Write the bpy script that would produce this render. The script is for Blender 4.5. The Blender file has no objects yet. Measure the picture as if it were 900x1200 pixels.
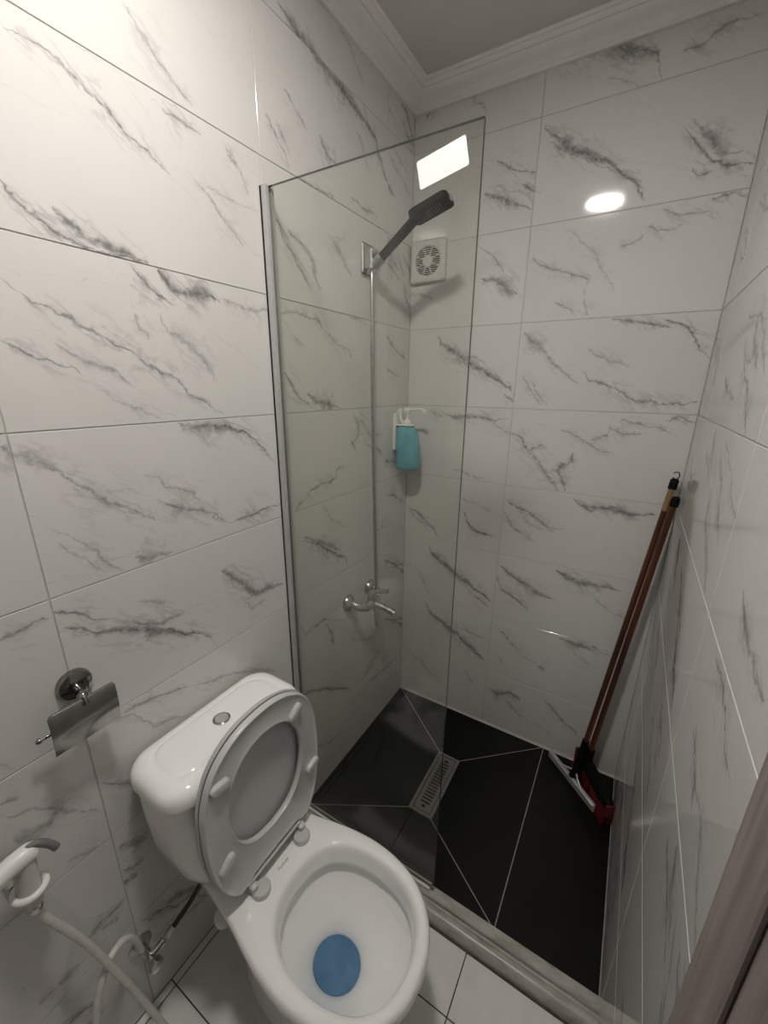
import bpy, bmesh, math, random
from mathutils import Vector, Matrix

# ------------------------------------------------------------------ camera, world, exposure
scene = bpy.context.scene
C = scene.collection
D, W, XB, ZA = 1.635, 1.030, 0.455, 2.368     # back wall y, right wall x, back joint x, tile joint height
YF = -0.37                                     # front wall (doorway) y
ZF, ZS, ZC = -0.05, -0.022, 2.535              # floor, shower floor, ceiling
YG = 0.855                                     # glass plane
YC = 0.50                                      # toilet centre line
cam_d = bpy.data.cameras.new('camera'); cam = bpy.data.objects.new('camera', cam_d); C.objects.link(cam)
cam_d.sensor_fit = 'VERTICAL'; cam_d.sensor_height = 24.0; cam_d.lens = 478.24 / 1200 * 24.0
cam_d.clip_start = 0.01
yaw, pitch, roll = 0.5405, 0.3005, 0.0095
f_ = Vector((-math.sin(yaw)*math.cos(pitch), math.cos(yaw)*math.cos(pitch), -math.sin(pitch)))
r0 = Vector((math.cos(yaw), math.sin(yaw), 0)); u0 = r0.cross(f_)
r_ = r0*math.cos(roll) + u0*math.sin(roll); u_ = -r0*math.sin(roll) + u0*math.cos(roll)
M3 = Matrix((r_, u_, -f_)).transposed()
cam.matrix_world = Matrix.Translation((0.8644, 0.0, 1.5478)) @ M3.to_4x4()
scene.camera = cam
world = bpy.data.worlds.new('world'); scene.world = world; world.use_nodes = True
world.node_tree.nodes['Background'].inputs[0].default_value = (0.9, 0.95, 1.0, 1)
world.node_tree.nodes['Background'].inputs[1].default_value = 0.02
LAMP_STRENGTH = 188.0
HALL_FILL_STRENGTH = 3.0
vs = scene.view_settings
vs.view_transform = 'Standard'; vs.look = 'None'; vs.gamma = 1.0; vs.use_curve_mapping = False
vs.exposure = 0.0
# printed grey veins of each wall tile seen in the photograph: strength, broad?, then x, y in mm from the tile centre
VEINS = {
 'B00': [[0.9,1,224,-18,382,-20],[0.9,0,-181,-49,-159,-20]],
 'B01': [[0.8,0,93,60,154,23,222,4],[0.8,1,52,-23,124,-51,223,-99],[0.7,0,187,-24,228,-46]],
 'B02': [[0.8,1,62,9,127,-6,192,-48,224,-65],[0.5,0,43,122,110,69,169,-2]],
 'B03': [[1.0,1,-97,131,-84,92,-34,62,18,29,80,-7,130,-29,168,-51,217,-82],[0.5,0,-23,55,56,37,116,14],[0.6,0,186,-98,225,-129]],
 'B04': [[0.8,1,-77,135,-38,116,27,108,95,111,172,105,217,114],[0.6,0,-125,133,-60,101],[0.4,0,7,-111,73,-125,144,-142]],
 'B05': [[0.9,1,54,17,89,-43,134,-74,205,-75],[0.3,0,22,78,120,47,188,28],[0.9,0,-224,1,-191,-23,-128,-58,-70,-101,-46,-142]],
 'B06': [[1.0,1,-96,122,-86,85,-10,38,38,7,98,-24,156,-51,222,-91],[0.6,0,134,-74,213,-120]],
 'B07': [[0.95,1,-110,122,-71,72,8,23,85,-16,156,-61,213,-104]],
 'B08': [[0.4,0,118,123,170,61],[0.4,0,-120,82,-65,37,-11,2]],
 'B10': [[0.9,1,-291,-18,-133,-20,-54,-57,9,-82,32,-147],[0.6,0,64,-94,115,-97,159,-70,234,-72]],
 'B11': [[0.9,1,-280,124,-197,51,-126,11,-54,-32,15,-85,39,-137],[0.5,0,-273,84,-142,8,-34,-60],[0.8,0,106,31,145,-23,182,-64,219,-82,261,-91,302,-94],[0.7,1,143,22,178,-15,214,-58,255,-61],[0.6,0,142,-76,160,-99,193,-92],[0.7,0,-328,-24,-287,-46]],
 'B12': [[0.7,0,202,132,226,138,257,140,288,124],[0.5,0,87,131,143,111,203,107,231,86],[0.5,0,54,97,96,80,148,85],[0.5,0,-11,50,23,59,52,73],[0.6,0,-274,68,-244,31,-167,1,-85,-25,-92,-88],[0.5,0,-182,-93,-133,-113,-105,-139],[0.5,0,-89,-88,-68,-141]],
 'B13': [[0.5,0,-282,117,-229,78,-194,51,-157,4,-113,-28,-64,-62],[0.5,1,-278,111,-223,75,-187,45],[0.4,0,-269,-27,-219,-93,-180,-141],[0.4,0,-237,-42,-194,-102,-162,-140],[0.7,0,-66,-8,-42,-42,18,-61,71,-88,110,-115,170,-116,241,-119,277,-110],[0.9,1,2,144,50,136,110,124,169,109],[0.9,0,140,135,184,122,221,103,249,59,287,12]],
 'B14': [[0.7,0,-282,59,-244,39,-214,-5,-173,18,-143,1],[0.5,0,-214,-5,-174,-47,-124,-104,-84,-149],[0.8,1,-54,3,-58,-35,-84,-38,-98,-65,-75,-108,-58,-146],[0.6,0,-4,47,44,68,50,98,99,81,154,84],[0.6,0,85,126,145,106,198,106,235,81],[0.7,0,205,129,249,142,289,125]],
 'B15': [[0.8,0,-280,98,-236,65,-176,43,-138,21,-100,3,-39,11],[0.7,0,-281,36,-244,-20,-183,-49,-143,-71],[0.9,1,-31,135,-4,109,32,98,66,114,113,112,168,102,235,110]],
 'B16': [[0.8,1,-284,101,-222,61,-159,34,-111,8,-33,-1],[0.7,0,-283,45,-267,-8,-194,-36,-129,-82],[0.9,1,-60,133,-13,112,38,100,98,105,132,107,184,101]],
 'B17': [[0.6,0,-276,102,-223,71,-189,35,-121,-14,-72,-29],[0.4,0,-247,-41,-197,-117],[0.6,0,-73,-21,-39,-42],[0.9,1,-6,132,50,132,140,118],[0.7,0,106,137,153,131,201,114]],
 'B18': [[0.9,1,-279,75,-229,59,-176,88,-120,71],[0.6,0,-243,82,-170,33,-110,-20],[0.8,0,-23,126,22,74,76,37,129,0]],
 'L04': [[0.55,0,288,130,309,109],[0.6,1,295,121,322,103]],
 'L05': [[0.6,0,221,106,248,109,280,120,292,117]],
 'L06': [[0.5,0,159,111,188,96],[0.5,0,159,79,188,57,217,26,235,11,262,-34,292,-60],[0.6,1,159,11,184,-1,207,-3,235,11],[0.3,0,219,-123,248,-134,285,-150]],
 'L07': [[0.3,0,248,166,285,150],[0.8,1,211,-61,239,-54,264,-60,294,-53],[0.7,0,235,-74,276,-87],[0.5,1,146,-104,178,-105,203,-106],[0.4,1,111,-105,141,-104]],
 'L11': [[0.4,0,5,-51,37,-78,80,-118,122,-138]],
 'L12': [[0.7,0,-187,114,-148,111,-109,111,-71,86,-27,61,17,46,64,16],[0.6,0,55,131,108,129,140,120],[0.5,0,190,133,231,94,251,55],[0.4,0,96,45,151,3,192,-34,237,-66],[0.9,0,-229,-83,-204,-113,-168,-132,-127,-144,-55,-143,-10,-148],[1.0,1,-168,-102,-123,-126,-69,-135,-20,-145]],
 'L13': [[1.0,1,-5,142,25,122,52,111,104,120,148,106],[0.8,0,-58,140,-23,106,29,91],[0.4,0,149,115,250,105,408,128],[0.7,0,-257,82,-220,52,-181,39,-145,23,-112,4,-54,-31,-3,-54,52,-99,128,-140],[0.5,0,-56,55,-53,25,-38,11],[0.8,0,-276,-10,-252,-23,-214,-34,-184,-44,-167,-61],[0.4,0,-202,-4,-162,-36,-114,-49,-79,-80],[0.3,0,-149,-80,-102,-120,-35,-141]],
 'L14': [[0.9,0,-6,145,49,135,122,129,184,116,234,65,280,14],[0.8,1,-6,145,31,132,88,128,149,117],[0.55,0,-310,130,-289,109,-264,91,-233,77,-213,46,-183,16,-144,-7,-116,-33,-70,-63],[0.6,1,-303,121,-276,103,-233,77],[0.6,0,-78,-4,-57,-29,-10,-49,39,-70,102,-112],[0.8,0,102,-112,169,-116,229,-104,293,-109],[0.4,0,-272,-16,-240,-45,-213,-81,-191,-122,-168,-146],[0.3,0,-267,-47,-238,-86,-209,-126,-188,-144],[0.6,1,-144,-124,-110,-133,-58,-143]],
 'L15': [[0.7,0,-297,127,-264,106,-233,75,-210,70],[1.0,0,-295,85,-260,66,-232,46,-184,23,-137,2,-88,-35,-23,-77,14,-107,20,-140],[0.9,1,-243,50,-196,32,-138,0,-88,-37,-18,-81],[0.6,0,-168,32,-113,6,-66,-5,-46,4],[0.3,0,-157,74,-112,61,-83,27],[0.8,1,58,67,115,16,165,-49,231,-56,277,-65],[0.5,0,129,-65,151,-89,201,-88]],
 'L16': [[0.7,0,-231,133,-181,131,-128,117,-77,100],[0.4,0,-53,83,7,62,81,34,164,-10,242,-76],[0.6,0,-294,6,-265,-27,-234,-67]],
 'L17': [[0.6,1,-294,106,-260,79,-226,57],[0.5,0,-295,37,-260,6,-247,7],[0.8,1,-296,-5,-270,-16]],
 'L20': [[0.9,1,-209,-121,-139,-144,-41,-151]],
 'L21': [[0.9,1,-139,156,-41,149,55,130,166,108,216,92,232,62,265,27,299,-9],[0.5,0,-207,24,-170,4,-143,-15,-115,-36],[0.5,0,-265,-57,-243,-89,-214,-122,-194,-144],[0.4,0,-234,-58,-211,-91,-192,-114],[0.7,0,-78,-11,-58,-38,-36,-51,-1,-55],[0.6,0,74,-115,135,-121,206,-120,239,-133],[0.5,0,297,87,351,59],[0.6,0,-160,-148,-105,-147,-64,-145,-5,-144]],
 'L22': [[0.6,0,-277,68,-255,26,-230,-6,-204,-35,-169,-68,-122,-116],[0.6,1,-212,20,-178,4,-147,-7,-117,-34,-104,-75,-90,-106],[0.3,0,-26,49,30,64,39,87]],
 'L23': [[0.4,0,-346,105,-188,128],[0.6,0,-250,138,-229,120,-178,120,-118,121,-95,108,-60,80,-13,52,52,43,71,12],[0.8,0,-286,-9,-253,-43,-226,-85,-202,-109,-142,-136],[0.9,1,-168,-100,-117,-124,-49,-137,-7,-141],[0.5,0,55,146,120,141,168,128],[0.7,0,298,110,358,72]],
 'L24': [[0.7,0,72,138,98,95,103,54,65,30,86,-6],[0.4,0,115,136,166,99],[0.5,0,154,21,234,-9,294,-58],[0.7,0,-254,-138,-198,-120,-159,-92,-92,-82,-41,-83,-30,-57,16,-43]],
 'L25': [[0.9,0,-243,60,-192,31,-145,9,-105,-27,-43,-72,9,-98,19,-141],[0.7,1,-219,58,-162,27,-71,-25,-6,-75],[0.5,0,223,-56,285,-51]],
 'L26': [[0.6,1,-120,-19,-92,-75,-79,-132],[0.5,0,-267,54,-223,-1,-191,5,-153,6,-74,-11]],
 'L27': [[0.9,1,-279,76,-208,45,-135,-4,-66,-50,15,-109],[0.7,0,133,-121,212,-90,287,-61]],
 'L28': [[0.6,0,175,131,314,100]],
 'L31': [[0.9,1,-127,27,-93,-9,-38,-34],[0.5,0,-95,87,-41,59,30,33,79,8]],
 'L33': [[0.7,0,-94,110,-34,72,61,32],[0.7,0,-91,-7,20,-40]],
 'L35': [[0.8,0,-81,88,2,54,94,1]],
 'L38': [[0.6,0,-217,131,-78,100,33,94]],
}
# ------------------------------------------------------------------ helpers
def tag(o, label=None, cat=None, group=None, kind=None):
    if label: o['label'] = label
    if cat: o['category'] = cat
    if group: o['group'] = group
    if kind: o['kind'] = kind
    return o

def empty(name, loc=(0, 0, 0), parent=None):
    o = bpy.data.objects.new(name, None); C.objects.link(o); o.location = loc; o.parent = parent
    o.empty_display_size = 0.05
    return o

def frames(pts):
    out = []; n = None
    for i, p in enumerate(pts):
        a = pts[max(i-1, 0)]; b = pts[min(i+1, len(pts)-1)]
        t = (b - a).normalized()
        if n is None:
            ref = Vector((0, 0, 1)) if abs(t.z) < 0.9 else Vector((1, 0, 0))
            n = (ref - t*ref.dot(t)).normalized()
        else:
            n = (n - t*n.dot(t)).normalized()
        out.append((p, n, t.cross(n)))
    return out

def smooth_path(pts, k=8):
    P = [Vector(p) for p in pts]; out = []
    for i in range(len(P)-1):
        p0 = P[max(i-1, 0)]; p1 = P[i]; p2 = P[i+1]; p3 = P[min(i+2, len(P)-1)]
        for j in range(k):
            t = j/k
            out.append(0.5*((2*p1) + (p2-p0)*t + (2*p0-5*p1+4*p2-p3)*t*t + (3*p1-p0-3*p2+p3)*t**3))
    out.append(P[-1]); return out

class MB:
    def __init__(self): self.v = []; self.f = []; self.mi = []
    def add(self, vs, fs, mi=0):
        o = len(self.v); self.v += [tuple(x) for x in vs]; self.f += [tuple(i+o for i in q) for q in fs]; self.mi += [mi]*len(fs)
        return self
    def box(self, x0, x1, y0, y1, z0, z1, mi=0, M=None):
        vs = [Vector((x, y, z)) for z in (z0, z1) for y in (y0, y1) for x in (x0, x1)]
        if M: vs = [M @ p for p in vs]
        return self.add(vs, [(0,2,3,1),(4,5,7,6),(0,1,5,4),(2,6,7,3),(0,4,6,2),(1,3,7,5)], mi)
    def rbox(self, x0, x1, y0, y1, z0, z1, b=0.002, mi=0, M=None):
        """box with all edges chamfered by b (built as 3-ring loft of chamfered rects)"""
        def rect(i, c):
            a0, a1, b0, b1 = x0+i, x1-i, y0+i, y1-i
            return [(a0+c, b0), (a1-c, b0), (a1, b0+c), (a1, b1-c), (a1-c, b1), (a0+c, b1), (a0, b1-c), (a0, b0+c)]
        rings = []
        for z, i in ((z0, b), (z0+b, 0), (z1-b, 0), (z1, b)):
            rings.append([Vector((x, y, z)) for x, y in rect(i, b)])
        if M: rings = [[M @ p for p in r] for r in rings]
        return self.loft(rings, True, True, mi)
    def loft(self, rings, cap0=False, cap1=False, mi=0, closed=True):
        n = len(rings[0]); vs = [p for r in rings for p in r]; fs = []
        for k in range(len(rings)-1):
            for i in range(n if closed else n-1):
                j = (i+1) % n
                fs.append((k*n+i, k*n+j, (k+1)*n+j, (k+1)*n+i))
        if cap0: fs.append(tuple(reversed(range(n))))
        if cap1: fs.append(tuple((len(rings)-1)*n+i for i in range(n)))
        return self.add(vs, fs, mi)
    def tube(self, pts, r, n=12, caps=True, mi=0):
        P = [Vector(p) for p in pts]; rs = r if isinstance(r, (list, tuple)) else [r]*len(P)
        rings = []
        for (p, a, b), q in zip(frames(P), rs):
            rings.append([p + (a*math.cos(2*math.pi*i/n) + b*math.sin(2*math.pi*i/n))*q for i in range(n)])
        return self.loft(rings, caps, caps, mi)
    def lathe(self, prof, n=28, M=None, cap0=True, cap1=True, mi=0):
        rings = [[Vector((r*math.cos(2*math.pi*i/n), r*math.sin(2*math.pi*i/n), z)) for i in range(n)] for r, z in prof]
        if M: rings = [[M @ p for p in q] for q in rings]
        return self.loft(rings, cap0, cap1, mi)
    def prism(self, poly, z0, z1, mi=0, M=None, b=0.0):
        c = Vector((sum(p[0] for p in poly)/len(poly), sum(p[1] for p in poly)/len(poly)))
        def ring(z, s):
            out = []
            for p in poly:
                d = Vector(p) - c; l = d.length
                d = d*((l-s)/l)
                out.append(Vector((c.x+d.x, c.y+d.y, z)))
            return out
        rings = [ring(z0, 0), ring(z1-b, 0), ring(z1, b*1.3)] if b else [ring(z0, 0), ring(z1, 0)]
        if M: rings = [[M @ p for p in q] for q in rings]
        return self.loft(rings, True, True, mi)
    def build(self, name, mats, parent=None, smooth=40, sub=0, fixn=True):
        me = bpy.data.meshes.new(name); me.from_pydata(self.v, [], self.f)
        if fixn:
            bm = bmesh.new(); bm.from_mesh(me); bmesh.ops.recalc_face_normals(bm, faces=bm.faces[:]); bm.to_mesh(me); bm.free()
        for m in (mats if isinstance(mats, (list, tuple)) else [mats]): me.materials.append(m)
        me.polygons.foreach_set('material_index', self.mi)
        if smooth:
            me.polygons.foreach_set('use_smooth', [True]*len(me.polygons)); me.set_sharp_from_angle(angle=math.radians(smooth))
        me.update()
        o = bpy.data.objects.new(name, me); C.objects.link(o); o.parent = parent
        if sub:
            md = o.modifiers.new('sub', 'SUBSURF'); md.levels = sub; md.render_levels = sub
        return o

def axisM(p, d, up=(0, 0, 1)):
    """matrix whose local Z runs along d from p, local X as close to up as it can be"""
    z = Vector(d).normalized(); u = Vector(up)
    if abs(z.dot(u)) > 0.98: u = Vector((1, 0, 0))
    x = (u - z*u.dot(z)).normalized(); y = z.cross(x)
    m = Matrix((x, y, z)).transposed().to_4x4(); m.translation = Vector(p); return m

# ------------------------------------------------------------------ materials
def mat(name):
    m = bpy.data.materials.new(name); m.use_nodes = True
    return m, m.node_tree, m.node_tree.nodes['Principled BSDF']
def N(nt, t, **kw):
    n = nt.nodes.new(t)
    for k, v in kw.items():
        if k.startswith('i_'):
            n.inputs[int(k[2:])].default_value = v
        else: setattr(n, k, v)
    return n
def lk(nt, a, b): nt.links.new(a, b)
def math_(nt, op, a, b=None, c=None, clamp=False):
    n = nt.nodes.new('ShaderNodeMath'); n.operation = op; n.use_clamp = clamp
    for i, x in enumerate((a, b, c)):
        if x is None: continue
        if isinstance(x, (int, float)): n.inputs[i].default_value = x
        else: nt.links.new(x, n.inputs[i])
    return n.outputs[0]
def mixc(nt, fac, a, b, typ='MIX'):
    n = nt.nodes.new('ShaderNodeMix'); n.data_type = 'RGBA'; n.blend_type = typ
    for i, x in ((0, fac), (6, a), (7, b)):
        if isinstance(x, (int, float)): n.inputs[i].default_value = x
        elif isinstance(x, tuple): n.inputs[i].default_value = x + (1,) if len(x) == 3 else x
        else: nt.links.new(x, n.inputs[i])
    return n.outputs[2]
def noise(nt, vec, scale, detail=3, rough=0.5, out=0, dim='3D'):
    n = nt.nodes.new('ShaderNodeTexNoise'); n.noise_dimensions = dim
    n.inputs['Scale'].default_value = scale; n.inputs['Detail'].default_value = detail; n.inputs['Roughness'].default_value = rough
    if vec is not None: nt.links.new(vec, n.inputs['Vector'])
    return n.outputs[out]
def ramp(nt, fac, stops):
    n = nt.nodes.new('ShaderNodeValToRGB'); e = n.color_ramp.elements
    while len(e) < len(stops): e.new(0.5)
    for el, (p, c) in zip(e, stops): el.position = p; el.color = c + (1,) if len(c) == 3 else c
    nt.links.new(fac, n.inputs[0]); return n.outputs[0]
def simple(name, col, rough=0.5, metal=0.0, var=0.04, scale=30.0, bump=0.0, spec=0.5, coat=0.0):
    """procedural: colour broken up a little by noise, optional fine relief"""
    m, nt, b = mat(name)
    tc = N(nt, 'ShaderNodeTexCoord')
    n = noise(nt, tc.outputs['Object'], scale, 3)
    lo = tuple(max(0, c*(1-var)) for c in col); hi = tuple(min(1, c*(1+var)) for c in col)
    lk(nt, ramp(nt, n, [(0.3, lo), (0.7, hi)]), b.inputs['Base Color'])
    b.inputs['Roughness'].default_value = rough; b.inputs['Metallic'].default_value = metal
    b.inputs['Specular IOR Level'].default_value = spec; b.inputs['Coat Weight'].default_value = coat
    if bump:
        bp = N(nt, 'ShaderNodeBump'); bp.inputs['Strength'].default_value = bump; bp.inputs['Distance'].default_value = 0.002
        lk(nt, n, bp.inputs['Height']); lk(nt, bp.outputs[0], b.inputs['Normal'])
    return m

TILE_WHITE = (0.69, 0.678, 0.664)
def vein_material(name, veins, seed):
    m, nt, b = mat(name)
    tc = N(nt, 'ShaderNodeTexCoord')
    off = N(nt, 'ShaderNodeVectorMath', operation='ADD'); off.inputs[1].default_value = (seed*1.73, seed*0.91, seed*2.3)
    lk(nt, tc.outputs['Object'], off.inputs[0])
    # ragged edges: shift the lookup by noise
    def warp(vec, scale, amt, det):
        c = noise(nt, off.outputs[0], scale, det, 0.6, out=1)
        s = N(nt, 'ShaderNodeVectorMath', operation='SUBTRACT'); s.inputs[1].default_value = (0.5, 0.5, 0.5); lk(nt, c, s.inputs[0])
        k = N(nt, 'ShaderNodeVectorMath', operation='SCALE'); k.inputs['Scale'].default_value = amt; lk(nt, s.outputs[0], k.inputs[0])
        a = N(nt, 'ShaderNodeVectorMath', operation='ADD'); lk(nt, vec, a.inputs[0]); lk(nt, k.outputs[0], a.inputs[1])
        return a.outputs[0]
    vec = warp(warp(tc.outputs['Object'], 20, 0.034, 3), 85, 0.010, 3)
    total = None; halo = None; near = None
    rnd = random.Random(seed)
    for v in veins:
        s, wide = v[0], v[1]
        P = [Vector((v[i]/1000, v[i+1]/1000)) for i in range(2, len(v), 2)]
        d = P[-1]-P[0]; L = d.length
        if L < 0.012: continue
        ang = math.atan2(d.y, d.x); ux = d/L; uy = Vector((-ux.y, ux.x))
        pts = []; last = -1
        for q in P:
            a = (q-P[0]).dot(ux)/L; bb = (q-P[0]).dot(uy)
            a = min(max(a, 0), 1)
            if a <= last+0.02: continue
            pts.append((a, bb)); last = a
        if pts[-1][0] < 0.98: pts.append((1.0, 0.0))
        mp = N(nt, 'ShaderNodeMapping', vector_type='TEXTURE')
        mp.inputs['Location'].default_value = (P[0].x, P[0].y, 0); mp.inputs['Rotation'].default_value = (0, 0, ang); mp.inputs['Scale'].default_value = (L, 1, 1)
        lk(nt, vec, mp.inputs['Vector'])
        sx = N(nt, 'ShaderNodeSeparateXYZ'); lk(nt, mp.outputs[0], sx.inputs[0])
        fc = N(nt, 'ShaderNodeFloatCurve'); cu = fc.mapping.curves[0]
        cu.points[0].location = (pts[0][0], min(max(pts[0][1]/0.4+0.5, 0), 1)); cu.points[1].location = (pts[-1][0], min(max(pts[-1][1]/0.4+0.5, 0), 1))
        for a, bb in pts[1:-1]: cu.points.new(a, min(max(bb/0.4+0.5, 0), 1))
        for q in cu.points: q.handle_type = 'VECTOR'
        fc.mapping.extend = 'HORIZONTAL'; fc.mapping.update(); lk(nt, sx.outputs[0], fc.inputs[1])
        w0 = (0.0165 if wide else 0.0056)*(0.7+0.6*rnd.random())
        fw = N(nt, 'ShaderNodeFloatCurve'); cw = fw.mapping.curves[0]
        cw.points[0].location = (0.0, 0.0); cw.points[1].location = (1.0, 0.0)
        for a, lo_, hi_ in ((0.12, 0.25, 0.3), (0.35, 0.5, 0.5), (0.6, 0.45, 0.55), (0.86, 0.18, 0.3)): cw.points.new(a, lo_+hi_*rnd.random())
        fw.mapping.extend = 'HORIZONTAL'; fw.mapping.update(); lk(nt, sx.outputs[0], fw.inputs[1])
        off_b = math_(nt, 'MULTIPLY_ADD', fc.outputs[0], 0.4, -0.2)
        dist = math_(nt, 'ABSOLUTE', math_(nt, 'SUBTRACT', sx.outputs[1], off_b))
        wv = math_(nt, 'MULTIPLY_ADD', fw.outputs[0], w0, 0.00008)
        t = math_(nt, 'DIVIDE', dist, wv)
        core = math_(nt, 'MULTIPLY', math_(nt, 'SUBTRACT', 1.0, t, clamp=True), s*(0.8 if wide else 1.0))
        ha = math_(nt, 'MULTIPLY', math_(nt, 'MULTIPLY_ADD', t, -0.28 if not wide else -0.45, 1.0, clamp=True), s)
        nr = math_(nt, 'MULTIPLY', math_(nt, 'MULTIPLY_ADD', t, -0.085 if not wide else -0.22, 1.0, clamp=True), s)
        near = nr if near is None else math_(nt, 'MAXIMUM', near, nr)
        total = core if total is None else math_(nt, 'MAXIMUM', total, core)
        halo = ha if halo is None else math_(nt, 'MAXIMUM', halo, ha)
    n1 = noise(nt, off.outputs[0], 70, 4, 0.65)
    n2 = noise(nt, off.outputs[0], 24, 4, 0.65)
    k1 = N(nt, 'ShaderNodeMapRange'); k1.inputs[1].default_value = 0.36; k1.inputs[2].default_value = 0.58; lk(nt, n1, k1.inputs[0])
    k2 = N(nt, 'ShaderNodeMapRange'); k2.inputs[1].default_value = 0.40; k2.inputs[2].default_value = 0.66; lk(nt, n2, k2.inputs[0])
    base = ramp(nt, noise(nt, off.outputs[0], 5, 2), [(0.3, tuple(c*0.965 for c in TILE_WHITE)), (0.7, TILE_WHITE)])
    col = base
    if total is not None:
        # fine filaments running with the grain next to the main veins
        fm = N(nt, 'ShaderNodeMapping', vector_type='TEXTURE'); fm.inputs['Rotation'].default_value = (0, 0, math.radians(-36)); fm.inputs['Scale'].default_value = (3.2, 1, 1); lk(nt, off.outputs[0], fm.inputs[0])
        fn = noise(nt, fm.outputs[0], 26, 4, 0.6)
        fil = math_(nt, 'MULTIPLY_ADD', math_(nt, 'ABSOLUTE', math_(nt, 'SUBTRACT', fn, 0.5)), -22.0, 1.0, clamp=True)
        fil = math_(nt, 'MULTIPLY', math_(nt, 'MULTIPLY', fil, near), 0.62)
        col = mixc(nt, math_(nt, 'MULTIPLY', math_(nt, 'MULTIPLY', near, k2.outputs[0]), 0.12), col, (0.42, 0.40, 0.41))
        col = mixc(nt, fil, col, (0.26, 0.245, 0.25))
        hm = math_(nt, 'MULTIPLY', math_(nt, 'MULTIPLY', halo, k2.outputs[0]), 0.75)
        col = mixc(nt, hm, col, (0.27, 0.255, 0.26))
        cm = math_(nt, 'MULTIPLY', math_(nt, 'MULTIPLY_ADD', k1.outputs[0], 0.65, 0.35), math_(nt, 'POWER', total, 0.8))
        col = mixc(nt, math_(nt, 'MULTIPLY', cm, 0.92), col, (0.10, 0.092, 0.097))
    lk(nt, col, b.inputs['Base Color'])
    b.inputs['Roughness'].default_value = 0.07; b.inputs['IOR'].default_value = 1.5
    # very slight waviness of the glaze
    bp = N(nt, 'ShaderNodeBump'); bp.inputs['Strength'].default_value = 0.05; bp.inputs['Distance'].default_value = 0.004
    lk(nt, noise(nt, off.outputs[0], 6, 1), bp.inputs['Height']); lk(nt, bp.outputs[0], b.inputs['Normal'])
    return m

def random_veins(seed, steep=0.0):
    r = random.Random(seed); out = []
    for k in range(r.randint(5, 8)):
        x = r.uniform(-300, 120); y = r.uniform(-40, 150); v = [round(r.uniform(0.4, 0.95), 2), int(r.random() < 0.4)]
        a = r.uniform(-0.75, -0.35)
        for j in range(r.randint(4, 7)):
            v += [int(x), int(y)]; st = r.uniform(30, 60); aa = a + r.uniform(-0.45, 0.45)
            x += st*math.cos(aa); y += st*math.sin(aa)
        out.append(v)
    return out

GROUT = simple('grout', (0.50, 0.48, 0.45), 0.9, var=0.12, scale=60)
GROUT_DIRTY = simple('dark_grout', (0.07, 0.06, 0.05), 0.9, var=0.4, scale=40)
GROUT_LINE = simple('pale_grout', (0.34, 0.33, 0.30), 0.9, var=0.2, scale=60)
PAINT = simple('ceiling_paint', (0.60, 0.585, 0.555), 0.85, var=0.02, scale=12, bump=0.03)
PLASTER = simple('cornice_plaster', (0.78, 0.76, 0.73), 0.7, var=0.02, scale=20)
CHROME = simple('chrome', (0.62, 0.61, 0.60), 0.12, 1.0, var=0.06, scale=50)
CHROME_DULL = simple('limescaled_chrome', (0.50, 0.50, 0.49), 0.28, 1.0, var=0.15, scale=80)
ALU = simple('satin_aluminium', (0.52, 0.52, 0.52), 0.42, 0.35, var=0.05, scale=60)
BLACK_PL = simple('black_plastic', (0.006, 0.006, 0.006), 0.55, var=0.2, scale=60, spec=0.10)
DARK_CHROME = simple('dark_chrome', (0.30, 0.295, 0.285), 0.10, 1.0, var=0.08, scale=50)
WHITE_PL = simple('white_plastic', (0.78, 0.78, 0.76), 0.3, var=0.02, scale=30)
AGED_PL = simple('aged_white_plastic', (0.66, 0.64, 0.60), 0.4, var=0.06, scale=60)
GREY_PL = simple('grey_plastic', (0.16, 0.16, 0.16), 0.45, var=0.1, scale=50)
SEAT_PL = simple('seat_plastic', (0.56, 0.56, 0.555), 0.28, var=0.02, scale=15)
SEAT_LID = simple('seat_lid_plastic', (0.50, 0.505, 0.51), 0.3, var=0.02, scale=15)
CERAMIC = simple('toilet_ceramic', (0.90, 0.90, 0.885), 0.06, var=0.015, scale=8, coat=0.3)
DARK = simple('dark_void', (0.01, 0.01, 0.01), 0.9)
RED_PL = simple('red_plastic', (0.12, 0.006, 0.006), 0.45, var=0.2, scale=60)
RUBBER = simple('grey_rubber', (0.33, 0.34, 0.34), 0.6, var=0.1, scale=60)
STEEL = simple('drain_steel', (0.30, 0.30, 0.29), 0.42, 1.0, var=0.15, scale=90)
PAPER = simple('white_sticker_paper', (0.68, 0.695, 0.695), 0.35, var=0.01, scale=10)
HOSE_BRAID = simple('braided_dark_hose', (0.05, 0.045, 0.04), 0.4, 0.3, var=0.5, scale=300)

def floor_tile_mat():
    m, nt, b = mat('white_floor_tile')
    tc = N(nt, 'ShaderNodeTexCoord'); gc = N(nt, 'ShaderNodeNewGeometry')
    n = noise(nt, gc.outputs['Position'], 9, 5, 0.6)
    col = ramp(nt, n, [(0.28, (0.58, 0.55, 0.51)), (0.42, (0.70, 0.69, 0.675)), (0.7, (0.75, 0.75, 0.74))])
    lk(nt, col, b.inputs['Base Color']); b.inputs['Roughness'].default_value = 0.22
    return m
FLOOR_TILE = floor_tile_mat()

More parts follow.
